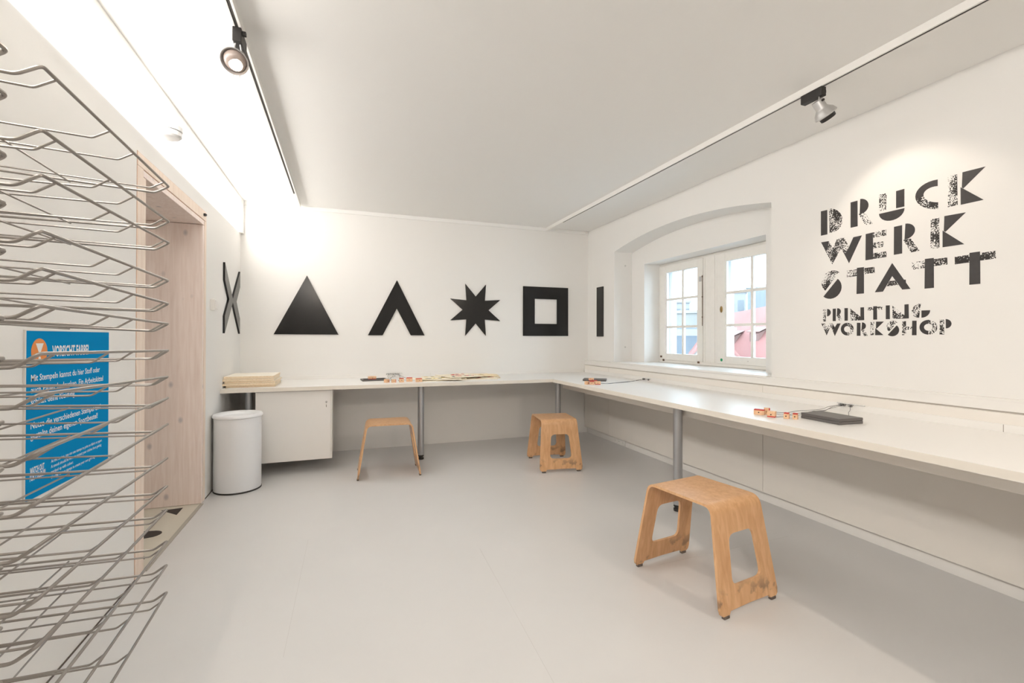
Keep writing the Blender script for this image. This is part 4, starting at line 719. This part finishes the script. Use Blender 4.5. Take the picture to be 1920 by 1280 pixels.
rail([(rx, 3.92, .778), (rx, 3.80, .778)], [sag((rx, 3.90, .772), (2.20, 3.72, T_+.012), 7, .012, 11), sag((rx, 3.89, .772), (2.21, 3.70, T_+.012), 7, .02, 12), sag((rx, 3.83, .772), (2.20, 3.76, T_+.012), 7, .03, 13)],
     'short rail with knotted black cords below the far end of the window sill', m_clear, 0, [(rx, 3.91, .778), (rx, 3.90, .778), (rx, 3.885, .778), (rx, 3.825, .778), (rx, 3.815, .778)])
ry = YB-.019
rail([(.43, ry, .794), (.60, ry, .794)], [sag((.46, ry, .785), (.388, 4.55, T_+.015), 6, .02, 21), sag((.50, ry, .785), (.445, 4.54, T_+.015), 6, .03, 22), sag((.53, ry, .785), (.52, 4.55, T_+.015), 6, .04, 23), sag((.55, ry, .785), (.60, 4.60, T_+.015), 6, .03, 24), sag((.56, ry, .785), (.66, 4.53, T_+.015), 6, .012, 25), sag((.50, ry, .785), (.425, 4.66, T_+.004), 6, .01, 26)],
     'rail with knotted black cords on the back wall above the row of stamps', m_clear, 1, [(.44+.018*k, ry, .794) for k in range(8)])

# cotton bags printed with stamps
def bag(x, y, rz, z, wx, wy, label, prints, m, seed):
    T = thing('cotton_bag', label, 'bag', (x-.06, y, T_+z+.0002), math.radians(rz), 'printed cotton bags piled on the back worktop')
    rnd = random.Random(seed); n = 14; q = MB(); vs = []
    f_ = lambda u, v: .0035+.0028*math.sin(u*7+seed)*math.cos(v*6+seed*2)+.0015*math.sin(u*17+v*9)
    for k in range(n+1):
        for j in range(n+1):
            u, v = k/n, j/n; e = .003*math.sin(v*11+seed); vs.append(((u-.5)*wx+e, (v-.5)*wy+.003*math.sin(u*13+seed), f_(u, v)+.002))
    top = len(vs); vs += [(a, b, .0) for a, b, c in vs]
    g = lambda k, j: k*(n+1)+j
    fs = [(g(k, j), g(k+1, j), g(k+1, j+1), g(k, j+1)) for k in range(n) for j in range(n)]
    fs += [tuple(i_+top for i_ in reversed(f)) for f in fs]
    for k in range(n):
        fs += [(g(k, 0), g(k, 0)+top, g(k+1, 0)+top, g(k+1, 0)), (g(k+1, n), g(k+1, n)+top, g(k, n)+top, g(k, n)), (g(0, k+1), g(0, k+1)+top, g(0, k)+top, g(0, k)), (g(n, k), g(n, k)+top, g(n, k+1)+top, g(n, k+1))]
    q.add(vs, fs, 0, True); obj('bag_body', q, m, T)
    q = MB()
    for s in (-1, 1):
        q.tube(round_path([(wx*.5*.96, s*wy*.40, .004), (wx*.5+.05, s*wy*.30, .003), (wx*.5+.07+.02*s, s*wy*.12, .003), (wx*.5*.9, s*wy*.05, .008)], .03, 4), .0028, 6)
    obj('draw_cord', q, m_cotton2, T)
    for (mi, cnt, u0, u1, v0, v1, sz) in prints:
        q = MB()
        for k in range(cnt):
            u, v = rnd.uniform(u0, u1), rnd.uniform(v0, v1); a = rnd.uniform(0, PI); z_ = f_(u, v)+.0026
            cx, cy = (u-.5)*wx, (v-.5)*wy; n_ = rnd.choice([3, 4, 6, 12]); q.prism([(cx+sz*1.35*math.cos(a+2*PI*j/n_), cy+sz*1.35*math.sin(a+2*PI*j/n_)) for j in range(n_)], lambda p, d: (p[0], p[1], z_+d), .0012)
        sp = obj('stamped_print', q, m_paint[mi], T); sp['kind'] = 'stuff'
bag(.905, 4.72, 8, 0, .30, .42, 'plain cotton bag at the left end of the pile, cord loops showing', [(2, 3, .2, .8, .2, .8, .012)], m_cotton, 1)
bag(1.37, 4.78, -6, .0, .42, .44, 'lowest printed cotton bag on the right of the pile', [(0, 8, .5, .95, .3, .9, .012)], m_cotton, 4)
bag(.99, 4.68, -14, .012, .42, .38, 'cotton bag with black and yellow stamped prints in the middle of the pile', [(2, 7, .08, .55, .10, .9, .016), (1, 7, .05, .55, .1, .9, .015)], m_cotton, 2)
bag(1.20, 4.76, 12, .025, .38, .40, 'uppermost cotton bag with red stamped prints', [(0, 14, .2, .9, .25, .9, .015), (3, 4, .5, .9, .3, .8, .012), (2, 3, .2, .5, .1, .4, .013)], m_cotton, 3)
bag(1.47, 4.88, 5, .013, .26, .30, 'small rolled cotton bag at the right end of the pile', [(4, 2, .3, .7, .3, .7, .01)], m_cotton2, 5)

# ================================================================== OUTSIDE
GZ = -12.0
m_grass = mat('paved_ground', (.28, .28, .28), .9)
m_roof = mat('clay_tile_roof', (.26, .115, .10), .85, var=(.9, .2), bump=(3, .6)); m_roof2 = mat('weathered_clay_roof', (.22, .135, .115), .85, var=(1.2, .2))
m_pale = mat('pale_render', (.27, .26, .26), .9); m_pale2 = mat('cream_render', (.25, .235, .215), .9); m_win_o = mat('office_window', (.15, .16, .17), .2); m_slate = mat('slate_blue_roof', (.075, .085, .10), .6); m_bglass = mat('blue_facade_glass', (.16, .175, .19), .2); m_conc = mat('concrete_band', (.28, .28, .28), .8)
sbox('ground', (5, 160, -60, 160, GZ-.5, GZ), m_grass)
def P(az, d): a = math.radians(az); return Vector((d*math.sin(a), d*math.cos(a), 0))
def face(name, label, cat): return thing(name, label, cat, (0, 0, 0))
def building(name, label, az, d, w_, dp, top, mw, rows, cols, rot=0, wh=.9, ww=1.2, mwn=None, floor0=None):
    c = P(az, d); T = thing(name, label, 'building', (c.x, c.y, GZ), -math.radians(az)+math.radians(rot))
    H = top-GZ; q = MB(); q.box(-w_/2, w_/2, 0, dp, 0, H); wl = obj('wall', q, mw, T)
    q = MB(); q.box(-w_/2-.2, w_/2+.2, -.2, dp+.2, H, H+.35); obj('roof_edge', q, m_conc, T)
    me = None
    for r in range(rows):
        for k in range(cols):
            x = -w_/2+(k+.5)*w_/cols; z = H-1.9-r*3.2
            q = MB(); q.box(-ww/2, ww/2, -.04, .10, -wh, wh); me = me or q.mesh('window', mwn or m_win_o)
            wo = obj('window', me, None, T, (x, 0, z))
    return T
# office blocks far away (seen above and beside the roofs)
building('office_building', 'pale office block with rows of windows, far away through the left window', 37.6, 74, 9, 10, 1.18+74*.072, m_pale, 4, 7, 12, 1.0, 1.1)
building('office_building', 'lower pale building with dark window bands through the left window', 41.2, 58, 4, 8, 1.18+58*.050, m_pale2, 3, 4, -6, .5, 1.6)
building('office_building', 'white office block far away through the right window', 44.8, 76, 5.2, 8, 1.18+76*.088, m_pale, 2, 4, 0, .8, .8)
building('glass_building', 'blue glazed building beyond the red roof through the right window', 51.2, 60, 9, 8, 1.18+60*.096, m_bglass, 3, 12, 0, 1.45, .35, m_win_o)
# big red roof on the right
def roof_house(name, label, A, Bp, slope_dir, run, drop, wall_h, mr):
    """ridge A->B, slope falling by drop over run along slope_dir (towards the room) and mirrored behind"""
    T = thing(name, label, 'building', (A.x, A.y, GZ)); O = Vector((A.x, A.y, GZ)); s = slope_dir.normalized()
    a, b = A-O, Bp-O; dn = Vector((0, 0, -drop)); f0, f1, g0, g1 = a+s*run+dn, b+s*run+dn, a-s*run+dn, b-s*run+dn; th = Vector((0, 0, -.25))
    q = MB(); q.add([a, b, f1, f0, g1, g0, a+th, b+th, f1+th, f0+th, g1+th, g0+th], [(0, 1, 2, 3), (1, 0, 5, 4), (6, 9, 8, 7), (7, 10, 11, 6), (3, 2, 8, 9), (4, 5, 11, 10), (0, 3, 9, 6), (0, 6, 11, 5), (1, 7, 8, 2), (1, 4, 10, 7)]); obj('roof', q, mr, T)
    zz = Vector((0, 0, 1)); fl = lambda v: Vector((v.x, v.y, 0)); k = .96
    q = MB(); w0, w1_, v0, v1 = [fl(p) for p in (a+(f0-a)*k, b+(f1-b)*k, a+(g0-a)*k, b+(g1-b)*k)]; H = (f0.z)
    tops = [p+zz*H for p in (w0, w1_, v1, v0)]; q.add([w0, w1_, v1, v0]+tops+[a+th, b+th], [(0, 1, 5, 4), (1, 2, 6, 5), (2, 3, 7, 6), (3, 0, 4, 7), (4, 7, 8), (5, 9, 6)]); obj('wall', q, m_pale2, T)
    return T, O, s, (a, b)
def at(az, d, el): p = P(az, d); p.z = 1.18+d*el; return p
A_, B2 = at(43.6, 34, .0425), at(56, 29, .085)
sd_ = Vector(((A_-B2).y, -(A_-B2).x, 0)).normalized()
if sd_.dot(A_) > 0: sd_ = -sd_
T, O, s, (ra, rb) = roof_house('tiled_roof_house', 'house with a large steep red tiled roof and dormers through the right window', A_, B2, sd_, 9, 9.5, 0, m_roof)
def dormer(u, t, k):
    """small gabled dormer: cheeks, front window, lean-to tiled roof; k scales it"""
    p = ra.lerp(rb, u)+s*9*t+Vector((0, 0, -9.5*t)); e = (rb-ra); e.z = 0; e.normalize(); V = lambda a_, b_, c_: p+e*a_*k+s*b_*k+Vector((0, 0, c_*k))
    q = MB(); q.add([V(-.7, 0, -.1), V(.7, 0, -.1), V(.7, 1.3, -1.37), V(-.7, 1.3, -1.37), V(-.7, 1.3, -.25), V(.7, 1.3, -.25), V(-.7, 0, .2), V(.7, 0, .2)], [(3, 2, 5, 4), (0, 3, 4, 6), (2, 1, 7, 5), (4, 5, 7, 6), (0, 6, 7, 1)]); T2 = obj('dormer', q, m_roof2, T)
    q = MB(); q.add([V(-.35, 1.33, -1.2), V(.35, 1.33, -1.2), V(.35, 1.33, -.45), V(-.35, 1.33, -.45)], [(0, 1, 2, 3)]); obj('dormer_window', q, m_dorm, T2)
    q = MB(); q.add([V(-1, -.6, .65), V(1, -.6, .65), V(1, 1.5, -.04), V(-1, 1.5, -.04), V(-1, 1.5, -.14), V(1, 1.5, -.14)], [(0, 1, 2, 3), (3, 2, 5, 4)]); obj('dormer_roof', q, m_roof2, T2)
m_dorm = mat('dormer_white', (.4, .4, .4), .6)
dormer(.25, .17, .42); dormer(.36, .17, .42); dormer(.17, .29, .62); dormer(.55, .17, .42)
# gabled roofs and slate roof through the left window
q = MB(); c = P(40.2, 46); T = thing('slate_roof_hall', 'long low hall with a slate-blue roof through the left window', 'building', (c.x, c.y, GZ), -math.radians(40.2))
q.box(-6, 6, 0, 8, 0, 1.18+44*.002-GZ-3); obj('wall', q, m_slate, T)
q = MB(); h = 1.18+44*.014-GZ; q.add([(-6, -.3, h-3.2), (6, -.3, h-3.2), (6, 2, h-.4), (-6, 2, h-.4), (-6, 8, h-.4), (6, 8, h-.4)], [(0, 1, 2, 3), (3, 2, 5, 4)]); obj('roof', q, m_slate, T)
q = MB(); q.box(-6.2, 6.2, 2, 8, h-.4, h+.25); obj('parapet', q, m_conc, T)
A_, B2 = at(37.0, 24, .022), at(36.2, 40, .014)
roof_house('gabled_house', 'house with a weathered pale brown roof at lower left through the left window', A_, B2, Vector((.78, -.62, 0)), 1.25, 1.5, 0, m_roof2)
A_, B2 = at(43.6, 24, .022), at(42.8, 40, .014)
roof_house('gabled_house', 'house with a red tiled roof between the two windows', A_, B2, Vector((-.72, .69, 0)), 1.35, 1.7, 0, m_roof)
